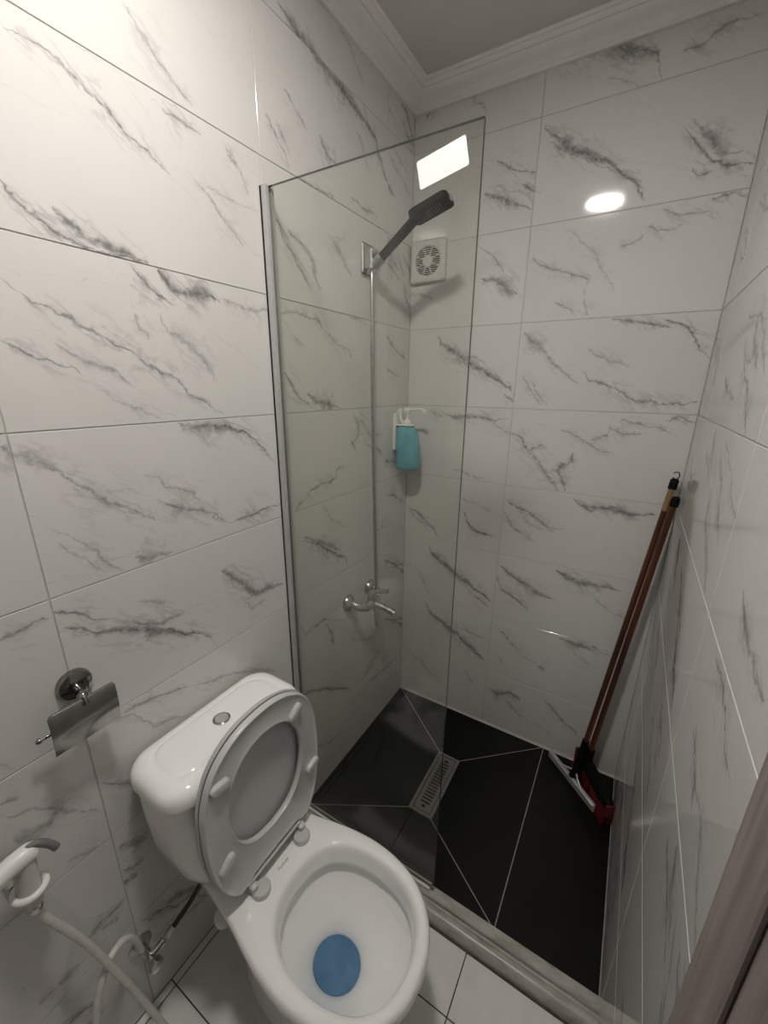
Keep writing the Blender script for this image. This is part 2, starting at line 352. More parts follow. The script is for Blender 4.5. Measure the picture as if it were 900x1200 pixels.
def slate_mat():
    m, nt, b = mat('black_slate_tile')
    gc = N(nt, 'ShaderNodeNewGeometry')
    n = noise(nt, gc.outputs['Position'], 6, 8, 0.68)
    n2 = noise(nt, gc.outputs['Position'], 2.2, 4, 0.6)
    col = ramp(nt, n, [(0.30, (0.0016, 0.0016, 0.0013)), (0.55, (0.0035, 0.0035, 0.003)), (0.80, (0.010, 0.010, 0.009))])
    col = mixc(nt, math_(nt, 'MULTIPLY', math_(nt, 'SUBTRACT', n2, 0.45, clamp=True), 0.9), col, (0.018, 0.018, 0.017))
    lk(nt, col, b.inputs['Base Color'])
    lk(nt, ramp(nt, n2, [(0.35, (0.28,)*3), (0.65, (0.5,)*3)]), b.inputs['Roughness'])
    bp = N(nt, 'ShaderNodeBump'); bp.inputs['Strength'].default_value = 0.04; bp.inputs['Distance'].default_value = 0.002
    b.inputs["Specular IOR Level"].default_value = 0.22
    lk(nt, n, bp.inputs['Height']); lk(nt, bp.outputs[0], b.inputs['Normal'])
    return m
SLATE = slate_mat()

def curb_mat():
    m, nt, b = mat('worn_marble_threshold')
    gc = N(nt, 'ShaderNodeNewGeometry')
    mp = N(nt, 'ShaderNodeMapping'); mp.inputs['Scale'].default_value = (1, 2.5, 2.5); lk(nt, gc.outputs['Position'], mp.inputs[0])
    n = noise(nt, mp.outputs[0], 14, 6, 0.65); n2 = noise(nt, gc.outputs['Position'], 55, 3, 0.6)
    col = ramp(nt, n, [(0.28, (0.24, 0.22, 0.18)), (0.5, (0.44, 0.42, 0.38)), (0.75, (0.56, 0.55, 0.52))])
    col = mixc(nt, math_(nt, 'MULTIPLY', n2, 0.35), col, (0.30, 0.28, 0.24))
    lk(nt, col, b.inputs['Base Color']); b.inputs['Roughness'].default_value = 0.3
    return m
CURB = curb_mat()

def wood_mat(name, lo, hi, scale, rough, axis):
    m, nt, b = mat(name)
    tc = N(nt, 'ShaderNodeTexCoord'); mp = N(nt, 'ShaderNodeMapping')
    sc = [scale]*3; sc[axis] = scale*0.05; mp.inputs['Scale'].default_value = sc
    lk(nt, tc.outputs['Object'], mp.inputs[0])
    n = noise(nt, mp.outputs[0], 1.0, 6, 0.6); n2 = noise(nt, mp.outputs[0], 3.5, 3, 0.6)
    col = ramp(nt, n, [(0.3, lo), (0.55, tuple((a+c)/2 for a, c in zip(lo, hi))), (0.75, hi)])
    col = mixc(nt, math_(nt, 'MULTIPLY', n2, 0.5), col, lo)
    lk(nt, col, b.inputs['Base Color']); b.inputs['Roughness'].default_value = rough
    bp = N(nt, 'ShaderNodeBump'); bp.inputs['Strength'].default_value = 0.2; bp.inputs['Distance'].default_value = 0.001
    lk(nt, n2, bp.inputs['Height']); lk(nt, bp.outputs[0], b.inputs['Normal'])
    return m
DOOR_WOOD = wood_mat('grey_oak_door', (0.17, 0.142, 0.135), (0.42, 0.37, 0.355), 60, 0.5, 2)
RED_WOOD = wood_mat('red_stained_wood', (0.014, 0.004, 0.002), (0.26, 0.070, 0.028), 55, 0.35, 2)
PALE_WOOD = wood_mat('bare_wood', (0.22, 0.13, 0.06), (0.36, 0.23, 0.11), 90, 0.5, 2)

def glass_mat(name, tint, rough=0.0, ior=1.5):
    m = bpy.data.materials.new(name); m.use_nodes = True; nt = m.node_tree; nt.nodes.clear()
    o = N(nt, 'ShaderNodeOutputMaterial'); t = N(nt, 'ShaderNodeBsdfTransparent'); g = N(nt, 'ShaderNodeBsdfGlossy')
    lw = N(nt, 'ShaderNodeLayerWeight'); lw.inputs[0].default_value = 0.5; mx = N(nt, 'ShaderNodeMixShader')
    fres = math_(nt, 'MULTIPLY_ADD', math_(nt, 'POWER', lw.outputs['Facing'], 5.0), 0.96, 0.04)   # Schlick
    gc = N(nt, 'ShaderNodeNewGeometry')
    n = noise(nt, gc.outputs['Position'], 3.0, 3)
    lk(nt, ramp(nt, n, [(0.3, tuple(c*0.985 for c in tint)), (0.7, tint)]), t.inputs[0])
    g.inputs['Roughness'].default_value = rough
    lk(nt, fres, mx.inputs[0]); lk(nt, t.outputs[0], mx.inputs[1]); lk(nt, g.outputs[0], mx.inputs[2]); lk(nt, mx.outputs[0], o.inputs[0])
    return m
GLASS = glass_mat('green_tinted_glass', (0.957, 0.966, 0.940))
GLASS_EDGE = simple('glass_edge', (0.07, 0.09, 0.08), 0.12, var=0.2, scale=20, spec=1.0)

def soap_mat():
    m, nt, b = mat('blue_soap_bottle')
    tc = N(nt, 'ShaderNodeTexCoord'); n = noise(nt, tc.outputs['Object'], 20, 2)
    lk(nt, ramp(nt, n, [(0.3, (0.13, 0.38, 0.46)), (0.7, (0.17, 0.46, 0.54))]), b.inputs['Base Color'])
    b.inputs['Roughness'].default_value = 0.15; b.inputs['Subsurface Weight'].default_value = 0.25
    b.inputs['Subsurface Radius'].default_value = (0.01, 0.03, 0.04)
    return m
SOAP = soap_mat()
def water_mat():
    m = bpy.data.materials.new('blue_toilet_water'); m.use_nodes = True; nt = m.node_tree; nt.nodes.clear()
    o = N(nt, 'ShaderNodeOutputMaterial'); t = N(nt, 'ShaderNodeBsdfTransparent'); d = N(nt, 'ShaderNodeBsdfPrincipled')
    t.inputs[0].default_value = (0.16, 0.36, 0.62, 1)
    gc = N(nt, 'ShaderNodeNewGeometry'); n = noise(nt, gc.outputs['Position'], 30, 3)
    lk(nt, ramp(nt, n, [(0.3, (0.10, 0.22, 0.38)), (0.7, (0.14, 0.29, 0.47))]), d.inputs['Base Color'])
    d.inputs['Roughness'].default_value = 0.03
    mx = N(nt, 'ShaderNodeMixShader'); mx.inputs[0].default_value = 0.72
    lk(nt, t.outputs[0], mx.inputs[1]); lk(nt, d.outputs[0], mx.inputs[2]); lk(nt, mx.outputs[0], o.inputs[0])
    return m
WATER = water_mat()
def emit_mat(name, col, s):
    m = bpy.data.materials.new(name); m.use_nodes = True; nt = m.node_tree; nt.nodes.clear()
    o = N(nt, 'ShaderNodeOutputMaterial'); e = N(nt, 'ShaderNodeEmission'); e.inputs[0].default_value = col + (1,); e.inputs[1].default_value = s
    lk(nt, e.outputs[0], o.inputs[0]); return m

# ------------------------------------------------------------------ the room: walls of marble-look tiles
RANDOM_TILES = [vein_material('marble_tile_r%d' % i, random_veins(100+i), 20+i) for i in range(6)]
tile_mesh = {}
def tile_data(w, h, t=0.006, b=0.0007):
    k = (round(w, 4), round(h, 4), t)
    if k not in tile_mesh:
        mb = MB(); hw, hh = w/2, h/2
        ring = lambda i, z: [Vector((-hw+i, -hh+i, z)), Vector((hw-i, -hh+i, z)), Vector((hw-i, hh-i, z)), Vector((-hw+i, hh-i, z))]
        mb.loft([ring(0, -t), ring(0, -b), ring(b, 0)], True, True)
        me = bpy.data.meshes.new('tile'); me.from_pydata(mb.v, [], mb.f); me.materials.append(RANDOM_TILES[0]); me.update()
        tile_mesh[k] = me
    return tile_mesh[k]
def put_tile(parent, M, w, h, material, t=0.006):
    o = bpy.data.objects.new('tile', tile_data(w, h, t)); C.objects.link(o); o.parent = parent; o.matrix_basis = M
    o.material_slots[0].link = 'OBJECT'; o.material_slots[0].material = material
    return o
G = 0.0022   # joint width
def wallM(wall, a, z):
    if wall == 'L': X, Z, p = (0, 1, 0), (1, 0, 0), (0, a, z)
    elif wall == 'B': X, Z, p = (1, 0, 0), (0, -1, 0), (a, D, z)
    elif wall == 'R': X, Z, p = (0, -1, 0), (-1, 0, 0), (W, a, z)
    else: X, Z, p = (-1, 0, 0), (0, 1, 0), (a, YF, z)
    m = Matrix((Vector(X), Vector((0, 0, 1)), Vector(Z))).transposed().to_4x4(); m.translation = Vector(p); return m
def tile_wall(parent, wall, cols, rows):
    rnd = random.Random(ord(wall))
    for ri, (z0, z1) in enumerate(rows):
        for ci in range(len(cols)-1):
            a0, a1 = cols[ci], cols[ci+1]
            lo, hi = max(z0, ZF), min(z1, ZC)
            if wall == 'F' and hi > 0 and a0 >= 0.299 and lo < 2.06:
                if hi <= 2.06: continue
                lo = 2.06
            key = '%s%d%d' % (wall, ci, ri)
            if key in VEINS:
                # vein data are given from the centre of the full (uncut) tile
                dv = ((z0+z1)/2 - (lo+hi)/2)*1000
                vv = [[v[0], v[1]] + [v[i] + (dv if i % 2 else 0) for i in range(2, len(v))] for v in VEINS[key]]
                r2 = random.Random(key)     # a few faint extra veins between the strong ones
                for v in random_veins(r2.randrange(999))[:1]:
                    vv.append([round(0.25+0.2*r2.random(), 2), 0] + v[2:])
                m = vein_material('marble_tile_' + key, vv, len(tile_mesh)+ri*3+ci*7)
            else:
                m = RANDOM_TILES[rnd.randrange(6)]
            put_tile(parent, wallM(wall, (a0+a1)/2, (lo+hi)/2), (a1-a0)-G, (hi-lo)-G, m)
ROWS = [(ZA-0.3*k, ZA-0.3*(k-1)) for k in range(0, 9)]
ROWS[8] = (ROWS[8][0], ROWS[8][1])
ROWS_EXT = ROWS[:8] + [(ZF, ROWS[8][1])]

def slab(name, x0, x1, y0, y1, z0, z1, m, label, cat):
    o = MB().box(x0, x1, y0, y1, z0, z1).build(name, m, smooth=0)
    return tag(o, label, cat, kind='structure')
RZ = 0.0015   # how far the grout sits behind the tile faces
wl = slab('wall_left', -0.10, -RZ, YF, D+0.1, ZF, ZC, GROUT, 'left wall of glossy white marble-look tiles behind the toilet', 'wall')
wb = slab('wall_back', -RZ, W+RZ, D+RZ, D+0.1, ZF, ZC, GROUT, 'back wall of glossy white marble-look tiles behind the shower', 'wall')
wr = slab('wall_right', W+RZ, W+0.1, YF, D+0.1, ZF, ZC, GROUT, 'right wall of glossy white marble-look tiles beside the broom', 'wall')
tile_wall(wl, 'L', [-0.345, 0.2549, 0.8512, 1.4476, D], ROWS_EXT)
tile_wall(wb, 'B', [0, XB, W], ROWS_EXT)
tile_wall(wr, 'R', [YF, 0.24, 0.84, 1.44, D], ROWS_EXT)
# front wall behind the camera, with the doorway
fw = MB()
fw.box(-0.0, 0.30, YF-0.12, YF-RZ, ZF, ZC); fw.box(0.30, W, YF-0.12, YF-RZ, 2.06, ZC)
wf = tag(fw.build('wall_front', GROUT, smooth=0), 'front wall with the doorway', 'wall', kind='structure')
tile_wall(wf, 'F', [0.0, 0.30, 0.66, W], ROWS_EXT)

# hall outside the door
HW = simple('hall_paint', (0.62, 0.59, 0.54), 0.8, var=0.03, scale=8)
hb = MB()
hb.box(-0.6, 1.9, -1.62, -1.52, ZF, ZC); hb.box(-0.6, -0.5, -1.52, YF-0.12, ZF, ZC); hb.box(1.8, 1.9, -1.52, YF-0.12, ZF, ZC)
hb.box(-0.5, 0.0, YF-0.12, YF, ZF, ZC); hb.box(W+0.1, 1.8, YF-0.12, YF, ZF, ZC)
tag(hb.build('wall_hall', HW, smooth=0), 'beige painted walls of the hall outside the door', 'wall', kind='structure')
slab('floor_hall', -0.6, 1.9, -1.62, YF-0.12, ZF-0.1, ZF, FLOOR_TILE, 'pale floor of the hall outside the door', 'floor')

# ceiling and cornice
ce = slab('ceiling', -0.6, 1.9, -1.62, D+0.1, ZC, ZC+0.1, PAINT, 'plain off-white painted ceiling', 'ceiling')
def cornice(name, side, label):
    # profile: distance from the wall, height
    prof = [(0.0, 2.482), (0.010, 2.482), (0.013, 2.486), (0.013, 2.491), (0.017, 2.494), (0.021, 2.499), (0.028, 2.503), (0.044, 2.509), (0.056, 2.516),
            (0.060, 2.520), (0.066, 2.519), (0.072, 2.522), (0.076, 2.527), (0.084, 2.528), (0.088, 2.532), (0.088, ZC), (0.0, ZC)]
    rings = []
    for d, z in prof:
        if side == 'L': rings.append([Vector((d, YF+d, z)), Vector((d, D-d, z))])
        elif side == 'B': rings.append([Vector((d, D-d, z)), Vector((W-d, D-d, z))])
        elif side == 'R': rings.append([Vector((W-d, D-d, z)), Vector((W-d, YF+d, z))])
        else: rings.append([Vector((W-d, YF+d, z)), Vector((d, YF+d, z))])
    vs = [p for r in rings for p in r]; n = len(rings)
    fs = [(2*i, 2*i+1, 2*((i+1) % n)+1, 2*((i+1) % n)) for i in range(n)]
    fs += [tuple(2*i for i in range(n)), tuple(2*i+1 for i in reversed(range(n)))]
    o = MB().add(vs, fs).build(name, PLASTER, smooth=30)
    return tag(o, label, 'cornice', kind='structure')
cornice('trim_1', 'L', 'white moulded cornice along the top of the left wall')
cornice('trim_2', 'B', 'white moulded cornice along the top of the back wall')
cornice('trim_3', 'R', 'white moulded cornice along the top of the right wall')
cornice('trim_4', 'F', 'white moulded cornice above the doorway')

# dry floor: white square tiles with dirty joints
fl = slab('floor', 0, W, YF-0.12, 0.80, ZF-0.1, ZF-0.0015, GROUT_DIRTY, 'white square floor tiles with dark dirty joints around the toilet', 'floor')
fx = [0.0, 0.022, 0.356, 0.690, 1.024, W]; fy = [YF-0.11, -0.030, 0.304, 0.638, 0.80]
for i in range(len(fx)-1):
    for j in range(len(fy)-1):
        if fx[i+1]-fx[i] < 0.01: continue
        g = 0.0032
        M = Matrix.Translation(((fx[i]+fx[i+1])/2, (fy[j]+fy[j+1])/2, ZF))
        put_tile(fl, M, fx[i+1]-fx[i]-g, fy[j+1]-fy[j]-g, FLOOR_TILE)

# shower floor: dark slate pieces cut to fall to the drain
DX0, DX1, DY0, DY1 = 0.344, 0.440, 1.077, 1.375
SX = 0.745; SY0 = 0.868
sf = slab('floor_shower', 0, W, SY0-0.02, D, ZF-0.1, ZS-0.032, GROUT_LINE, 'black slate-look shower floor sloping to a drain', 'floor')
grout_bed = MB()
def slope_piece(poly, gap=0.0017, pen=None):
    c = Vector((sum(p[0] for p in poly)/len(poly), sum(p[1] for p in poly)/len(poly)))
    n = len(poly); ins = []
    for i in range(n):     # inset each corner by the joint half-width
        a, b, q = Vector(poly[i-1][:2]), Vector(poly[i][:2]), Vector(poly[(i+1) % n][:2])
        e1 = (b-a).normalized(); e2 = (q-b).normalized()
        n1 = Vector((-e1.y, e1.x)); n2 = Vector((-e2.y, e2.x)); k = 1+n1.dot(n2)
        ins.append(b + (n1+n2)*gap/max(k, 0.2))
    top = [Vector((p.x, p.y, q[2])) for p, q in zip(ins, poly)]; bot = [Vector((p.x, p.y, ZS-0.03)) for p in ins]
    mid = [Vector((t.x, t.y, t.z-0.001)) for t in top]
    MB().loft([bot, mid, top], True, True).build('tile', SLATE, sf, smooth=0)
    grout_bed.loft([[Vector((q[0], q[1], ZS-0.03)) for q in poly], [Vector((q[0], q[1], q[2]-0.0009)) for q in poly]], True, True)
zd = ZS-0.012
a, b_, c_, d_ = (DX0, DY0, zd), (DX1, DY0, zd), (DX1, DY1, zd), (DX0, DY1, zd)
A_, B_, C_, D_ = (0, SY0, ZS), (SX, SY0, ZS), (SX, D, ZS), (0, D, ZS)
slope_piece([A_, B_, b_, a])
slope_piece([B_, C_, c_, b_]); slope_piece([C_, D_, d_, c_]); slope_piece([D_, A_, a, d_])
slope_piece([(SX, SY0, ZS), (W, SY0, ZS), (W, D, ZS), (SX, D, ZS)])
grout_bed.build('grout', GROUT_LINE, sf, smooth=0)

# marble threshold between floor and shower
prof = [(SY0, ZS-0.02), (SY0, -0.006), (SY0-0.003, -0.002), (0.838, -0.001), (0.834, -0.004), (0.832, -0.015), (0.828, -0.017), (0.824, -0.013), (0.816, -0.010),
        (0.806, -0.011), (0.799, -0.017), (0.795, -0.026), (0.794, -0.036), (0.794, ZF-0.05)]
vsx = []
for x in (0.0, W):
    vsx.append([Vector((x, y, z)) for y, z in prof])
mb = MB(); mb.loft(vsx, True, True)
tag(mb.build('trim_5', CURB, smooth=35), 'worn beige marble threshold with a groove in front of the shower', 'threshold', kind='structure')
tag(MB().box(0, W, 0.788, 0.7945, ZF-0.01, ZF+0.003).build('trim_6', GROUT_DIRTY, smooth=0), 'dirty brown sealant line along the foot of the threshold', 'sealant', kind='structure')
sl = MB(); sl.prism([(0, 0), (0.008, 0), (0, 0.008)], 0.0, W, M=Matrix(((0, 0, 1, 0), (-1, 0, 0, D), (0, 1, 0, ZS), (0, 0, 0, 1))))
tag(sl.build('trim_7', GROUT, smooth=0), 'pale sealant bead where the back wall meets the shower floor', 'sealant', kind='structure')

# door leaf folded back against the right wall
XD = 0.985
door = empty('door_1', (XD, YF, ZF+0.008)); tag(door, 'grey-brown wood-grain door leaf folded back against the right wall', 'door', kind='structure')
LY = 0.345-YF
MB().rbox(0.006, 0.040, 0, LY, 0, 2.0, 0.002).build('leaf', DOOR_WOOD, door)
def strip(y0, y1, z0, z1, x0, nm='stile'): MB().rbox(x0, 0.0065, y0, y1, z0, z1, 0.002).build(nm, DOOR_WOOD, door)
strip(LY-0.066, LY, 0, 2.0, 0.0); strip(0, 0.10, 0, 2.0, 0.0)
for z0, z1 in ((0, 0.2), (0.9, 1.04), (1.88, 2.0)): strip(0.10, LY-0.066, z0, z1, 0.0, 'rail')
for z0, z1 in ((0.21, 0.89), (1.05, 1.87)): strip(0.115, LY-0.081, z0, z1, 0.0, 'panel')
fr = MB()
fr.rbox(0.30, 0.345, YF-0.14, YF+0.012, ZF, 2.06, 0.003); fr.rbox(0.345, W, YF-0.14, YF+0.012, 2.015, 2.06, 0.003)
tag(fr.build('trim_8', DOOR_WOOD), 'grey-brown wooden frame of the doorway', 'door frame', kind='structure')

# ------------------------------------------------------------------ ceiling lamp
lamp = empty('ceiling_lamp', (0.525, 0.37, ZC)); tag(lamp, 'round flat white ceiling light above the toilet', 'ceiling lamp')
MB().lathe([(0.085, -0.001), (0.085, -0.012), (0.090, -0.015), (0.100, -0.012), (0.103, -0.001)], 48, cap0=False, cap1=False).build('lamp_ring', WHITE_PL, lamp)
MB().lathe([(0.0845, -0.009), (0.0845, -0.002)], 48).build('diffuser', emit_mat('lamp_glow', (1.0, 0.958, 0.895), LAMP_STRENGTH), lamp, smooth=0)
hl = empty('hall_fill_lamp', (0.65, -0.95, ZC)); tag(hl, 'unseen round fill light added in the hall behind the camera', 'ceiling lamp')  # added lamp, out of view, sends soft fill light through the doorway
MB().lathe([(0.13, -0.001), (0.13, -0.03), (0.12, -0.035)], 40, cap0=False, cap1=False).build('lamp_ring', WHITE_PL, hl)
MB().lathe([(0.12, -0.030), (0.12, -0.002)], 40).build('diffuser', emit_mat('hall_fill_glow', (1.0, 0.94, 0.86), HALL_FILL_STRENGTH), hl, smooth=0)

# ------------------------------------------------------------------ shower screen
scr = empty('shower_screen', (0, YG, 0)); tag(scr, 'clear frameless glass shower screen with a metal wall channel and sticker', 'shower screen')
GX = 0.552; GT = 2.002
mb = MB(); g2 = 0.004
mb.add([(0.01, -g2, 0.001), (GX, -g2, 0.001), (GX, -g2, GT), (0.01, -g2, GT), (0.01, g2, 0.001), (GX, g2, 0.001), (GX, g2, GT), (0.01, g2, GT)],
       [(0, 1, 2, 3), (5, 4, 7, 6)], 0)
o0 = mb
mb.add([(0.01, -g2, 0.001), (GX, -g2, 0.001), (GX, -g2, GT), (0.01, -g2, GT), (0.01, g2, 0.001), (GX, g2, 0.001), (GX, g2, GT), (0.01, g2, GT)],
       [(1, 5, 6, 2), (3, 2, 6, 7), (4, 0, 3, 7), (0, 4, 5, 1)], 1)
mb.build('pane', [GLASS, GLASS_EDGE], scr, smooth=0, fixn=False)
ch = MB(); ch.box(0.0005, 0.022, -0.013, -g2-0.0005, 0, 2.004); ch.box(0.0005, 0.022, g2+0.0005, 0.013, 0, 2.004); ch.box(0.0005, 0.006, -0.013, 0.013, 0, 2.004)
ch.build('wall_channel', ALU, scr, smooth=0)
ch = MB(); ch.box(0.022, GX-0.012, -0.012, -g2-0.0003, 0.0, 0.010); ch.box(0.022, GX-0.012, g2+0.0003, 0.009, 0.0, 0.010)
ch.build('bottom_channel', AGED_PL, scr, smooth=0)
# sticker, slightly tilted, with round corners
ca, sa = math.cos(math.radians(12)), math.sin(math.radians(12)); st = []
for cx, cz, a0 in ((0.0465, 0.0205, 0), (-0.0465, 0.0205, 90), (-0.0465, -0.0205, 180), (0.0465, -0.0205, 270)):
    for k in range(5):
        t = math.radians(a0+k*22.5); st.append((cx+0.004*math.cos(t), cz+0.004*math.sin(t)))
Ms = Matrix(((ca, -sa, 0, 0.4745), (0, 0, -1, -g2-0.0002), (sa, ca, 0, 1.949), (0, 0, 0, 1)))
MB().prism(st, 0, 0.0003, M=Ms).build('sticker', PAPER, scr, smooth=0)['label'] = 'plain white sticker'

# ------------------------------------------------------------------ floor drain
dr = empty('floor_drain', ((DX0+DX1)/2, (DY0+DY1)/2, zd)); tag(dr, 'rectangular slotted steel drain in the black shower floor', 'drain')
hx, hy = (DX1-DX0)/2-0.001, (DY1-DY0)/2-0.001
fm = MB()
fm.box(-hx, hx, -hy, -hy+0.010, -0.012, 0.001); fm.box(-hx, hx, hy-0.010, hy, -0.012, 0.001)
fm.box(-hx, -hx+0.010, -hy+0.010, hy-0.010, -0.012, 0.001); fm.box(hx-0.010, hx, -hy+0.010, hy-0.010, -0.012, 0.001)
fm.build('frame', STEEL, dr, smooth=0)
MB().box(-hx+0.010, hx-0.010, -hy+0.010, hy-0.010, -0.0135, -0.012).build('tray', DARK, dr, smooth=0)
gx = hx-0.0125; gy = hy-0.0125
fm = MB()
for s in (-1, 1):
    fm.box(min(s*gx, s*(gx-0.014)), max(s*gx, s*(gx-0.014)), -gy, gy, -0.005, 0.0005)
    y0, y1 = sorted((s*gy, s*(gy-0.014))); fm.box(-gx+0.014, gx-0.014, y0, y1, -0.005, 0.0005)
    y0, y1 = sorted((s*(gy-0.014), s*(gy-0.030)))
    fm.box(-gx+0.014, -0.007, y0, y1, -0.005, 0.0005); fm.box(0.007, gx-0.014, y0, y1, -0.005, 0.0005)
fm.build('grate_plate', STEEL, dr, smooth=0)
ns = 15; span = 2*(gy-0.030)
bar = None
for k in range(ns):
    if bar is None:
        bar = MB().box(-gx+0.014, gx-0.014, -0.0036, 0.0036, -0.005, 0.0005).build('slat', STEEL, dr, smooth=0); o = bar
    else:
        o = bar.copy(); C.objects.link(o); o.parent = dr
    o.location = (0, -span/2 + span*k/(ns-1), 0)

# ------------------------------------------------------------------ toilet
def polar_outline(pts, centre, n, phase=0.0):
    """resample a closed star-shaped outline at equal angles about centre"""
    P = [Vector(p)-Vector(centre) for p in pts]; out = []
    for k in range(n):
        a = 2*math.pi*k/n + phase; d = Vector((math.cos(a), math.sin(a))); best = 0
        for i in range(len(P)):
            p, q = P[i], P[(i+1) % len(P)]; e = q-p
            den = d.x*e.y - d.y*e.x
            if abs(den) < 1e-12: continue
            t = (p.x*e.y - p.y*e.x)/den; s = (p.x*d.y - p.y*d.x)/den
            if t > 0 and -1e-9 <= s <= 1+1e-9: best = max(best, t)
        out.append(Vector(centre) + d*best)
    return out
def sm2(half, k=6):
    """half profile [(x, halfwidth)] smoothed and mirrored"""
    P = smooth_path([(x, h, 0) for x, h in half], k)
    return [(p.x, p.y) for p in P] + [(p.x, -p.y) for p in reversed(P[1:-1])]
toilet = empty('toilet', (0, YC, ZF)); tag(toilet, 'white ceramic close-coupled toilet with its seat and lid raised', 'toilet')
zt = lambda z: z-ZF     # absolute height to toilet-local
NT = 72
rim_half = [(0.668, 0.0), (0.664, 0.042), (0.648, 0.084), (0.618, 0.124), (0.57, 0.158), (0.51, 0.177), (0.44, 0.183), (0.37, 0.177), (0.31, 0.165), (0.25, 0.150), (0.20, 0.140),
            (0.15, 0.132), (0.10, 0.126), (0.07, 0.118), (0.055, 0.09), (0.052, 0.0)]
RIM = polar_outline(sm2(rim_half), (0.44, 0), NT)
open_half = [(0.636, 0.0), (0.631, 0.042), (0.612, 0.084), (0.575, 0.118), (0.52, 0.137), (0.46, 0.142), (0.40, 0.133), (0.35, 0.107), (0.32, 0.068), (0.309, 0.03), (0.307, 0.0)]
OPEN = polar_outline(sm2(open_half), (0.44, 0), NT)
def ring(outl, z, s=1.0, c=(0.44, 0), sy=None):
    sy = s if sy is None else sy
    return [Vector((c[0]+(p.x-0.44)*s, c[1]+p.y*sy, zt(z))) for p in outl]
def ell(cx, a, b, z, back=1.0):
    out = []
    for k in range(NT):
        t = 2*math.pi*k/NT; c = math.cos(t)
        out.append(Vector((cx+a*c, b*math.sin(t), zt(z))))
    return out
def inset(outl, d, z):
    out = []
    for p in outl:
        v = Vector((p.x-0.44, p.y)); l = v.length; v *= (l-d)/l
        out.append(Vector((0.44+v.x, v.y, zt(z))))
    return out
rings = [ell(0.335, 0.225, 0.112, ZF), ell(0.335, 0.225, 0.112, ZF+0.015), ell(0.335, 0.212, 0.102, ZF+0.05), ell(0.345, 0.205, 0.098, 0.06),
         ell(0.36, 0.215, 0.104, 0.14), ell(0.375, 0.245, 0.122, 0.21), ell(0.385, 0.268, 0.143, 0.265), inset(RIM, 0.022, 0.305), inset(RIM, 0.006, 0.322), inset(RIM, 0.0, 0.332),
         inset(RIM, 0.0, 0.346), inset(RIM, 0.003, 0.354), inset(RIM, 0.010, 0.359), inset(OPEN, -0.014, 0.360), inset(OPEN, -0.006, 0.358), inset(OPEN, 0.0, 0.351), inset(OPEN, 0.003, 0.338),
         inset(OPEN, 0.008, 0.312), inset(OPEN, 0.010, 0.304), inset(OPEN, 0.004, 0.299), inset(OPEN, -0.004, 0.302), inset(OPEN, -0.006, 0.292), inset(OPEN, 0.004, 0.270), ell(0.463, 0.138, 0.118, 0.240),
         ell(0.456, 0.113, 0.098, 0.212), ell(0.447, 0.088, 0.078, 0.185), ell(0.440, 0.068, 0.062, 0.163), ell(0.437, 0.058, 0.054, 0.140), ell(0.43, 0.050, 0.046, 0.100), ell(0.42, 0.036, 0.034, 0.085)]
MB().loft(rings, True, True).build('bowl', CERAMIC, toilet, smooth=70)
MB().lathe([(0.0, 0), (1.0, 0)], 40, M=Matrix.Translation((0.4385, 0, zt(0.150))) @ Matrix.Diagonal((0.0610, 0.0560, 1, 1)), cap0=False, cap1=False).build('water', WATER, toilet)['label'] = 'blue water in the bowl'
# tank: rounded boxes lofted upward
def rrect(x0, x1, hw, rx, z, n=NT, y0=0.0):
    pts = []; r = min(rx, (x1-x0)/2-0.001, hw-0.001); q = n//4
    for cx, cy, a0 in ((x1-r, hw-r, 0), (x0+r, hw-r, 90), (x0+r, -hw+r, 180), (x1-r, -hw+r, 270)):
        for k in range(q):
            t = math.radians(a0+90*k/(q-1)); pts.append(Vector((cx+r*math.cos(t), y0+cy+r*math.sin(t), zt(z))))
    return pts
ty = -0.006
tr = [rrect(0.060, 0.165, 0.110, 0.04, 0.359, y0=ty), rrect(0.045, 0.178, 0.128, 0.05, 0.375, y0=ty), rrect(0.030, 0.186, 0.150, 0.055, 0.410, y0=ty), rrect(0.022, 0.190, 0.172, 0.055, 0.460, y0=ty), rrect(0.018, 0.193, 0.185, 0.055, 0.530, y0=ty),
      rrect(0.016, 0.195, 0.191, 0.055, 0.620, y0=ty), rrect(0.015, 0.196, 0.193, 0.055, 0.702, y0=ty)]
MB().loft(tr, True, True).build('tank', CERAMIC, toilet, smooth=60)
def lidr(i, z): return rrect(0.008+i, 0.206-i, 0.201-i, 0.060-i*0.4, z, y0=ty)
lr = [lidr(0.006, 0.7025), lidr(0.0, 0.7055), lidr(0.0, 0.718), lidr(0.002, 0.730), lidr(0.008, 0.740), lidr(0.018, 0.746), lidr(0.028, 0.748)]
def plat(s, z): # the raised oval panel on the lid: bowed outline
    return [Vector((0.107+(p.x-0.107)*s, ty+(p.y-ty)*s*(1-0.9*max(0, abs(p.x-0.107)-0.03)), zt(z))) for p in lidr(0.03, z)]
lr += [plat(0.95, 0.7485), plat(0.93, 0.7470), plat(0.90, 0.7500), plat(0.84, 0.7515), plat(0.5, 0.7525)]
tl = MB().loft(lr, True, True).build('tank_lid', CERAMIC, toilet, smooth=60)
MB().lathe([(0.021, zt(0.750)), (0.021, zt(0.755)), (0.018, zt(0.757)), (0.0165, zt(0.755)), (0.0165, zt(0.7535))], 32, M=Matrix.Translation((0.103, -0.006, 0)), cap1=True).build('button_ring', CHROME, tl)
MB().lathe([(0.0160, zt(0.753)), (0.0160, zt(0.7565)), (0.0130, zt(0.7575)), (0.006, zt(0.757)), (0.0, zt(0.7568))], 32, M=Matrix.Translation((0.103, -0.006, 0)), cap1=False).build('flush_button', ALU, tl)
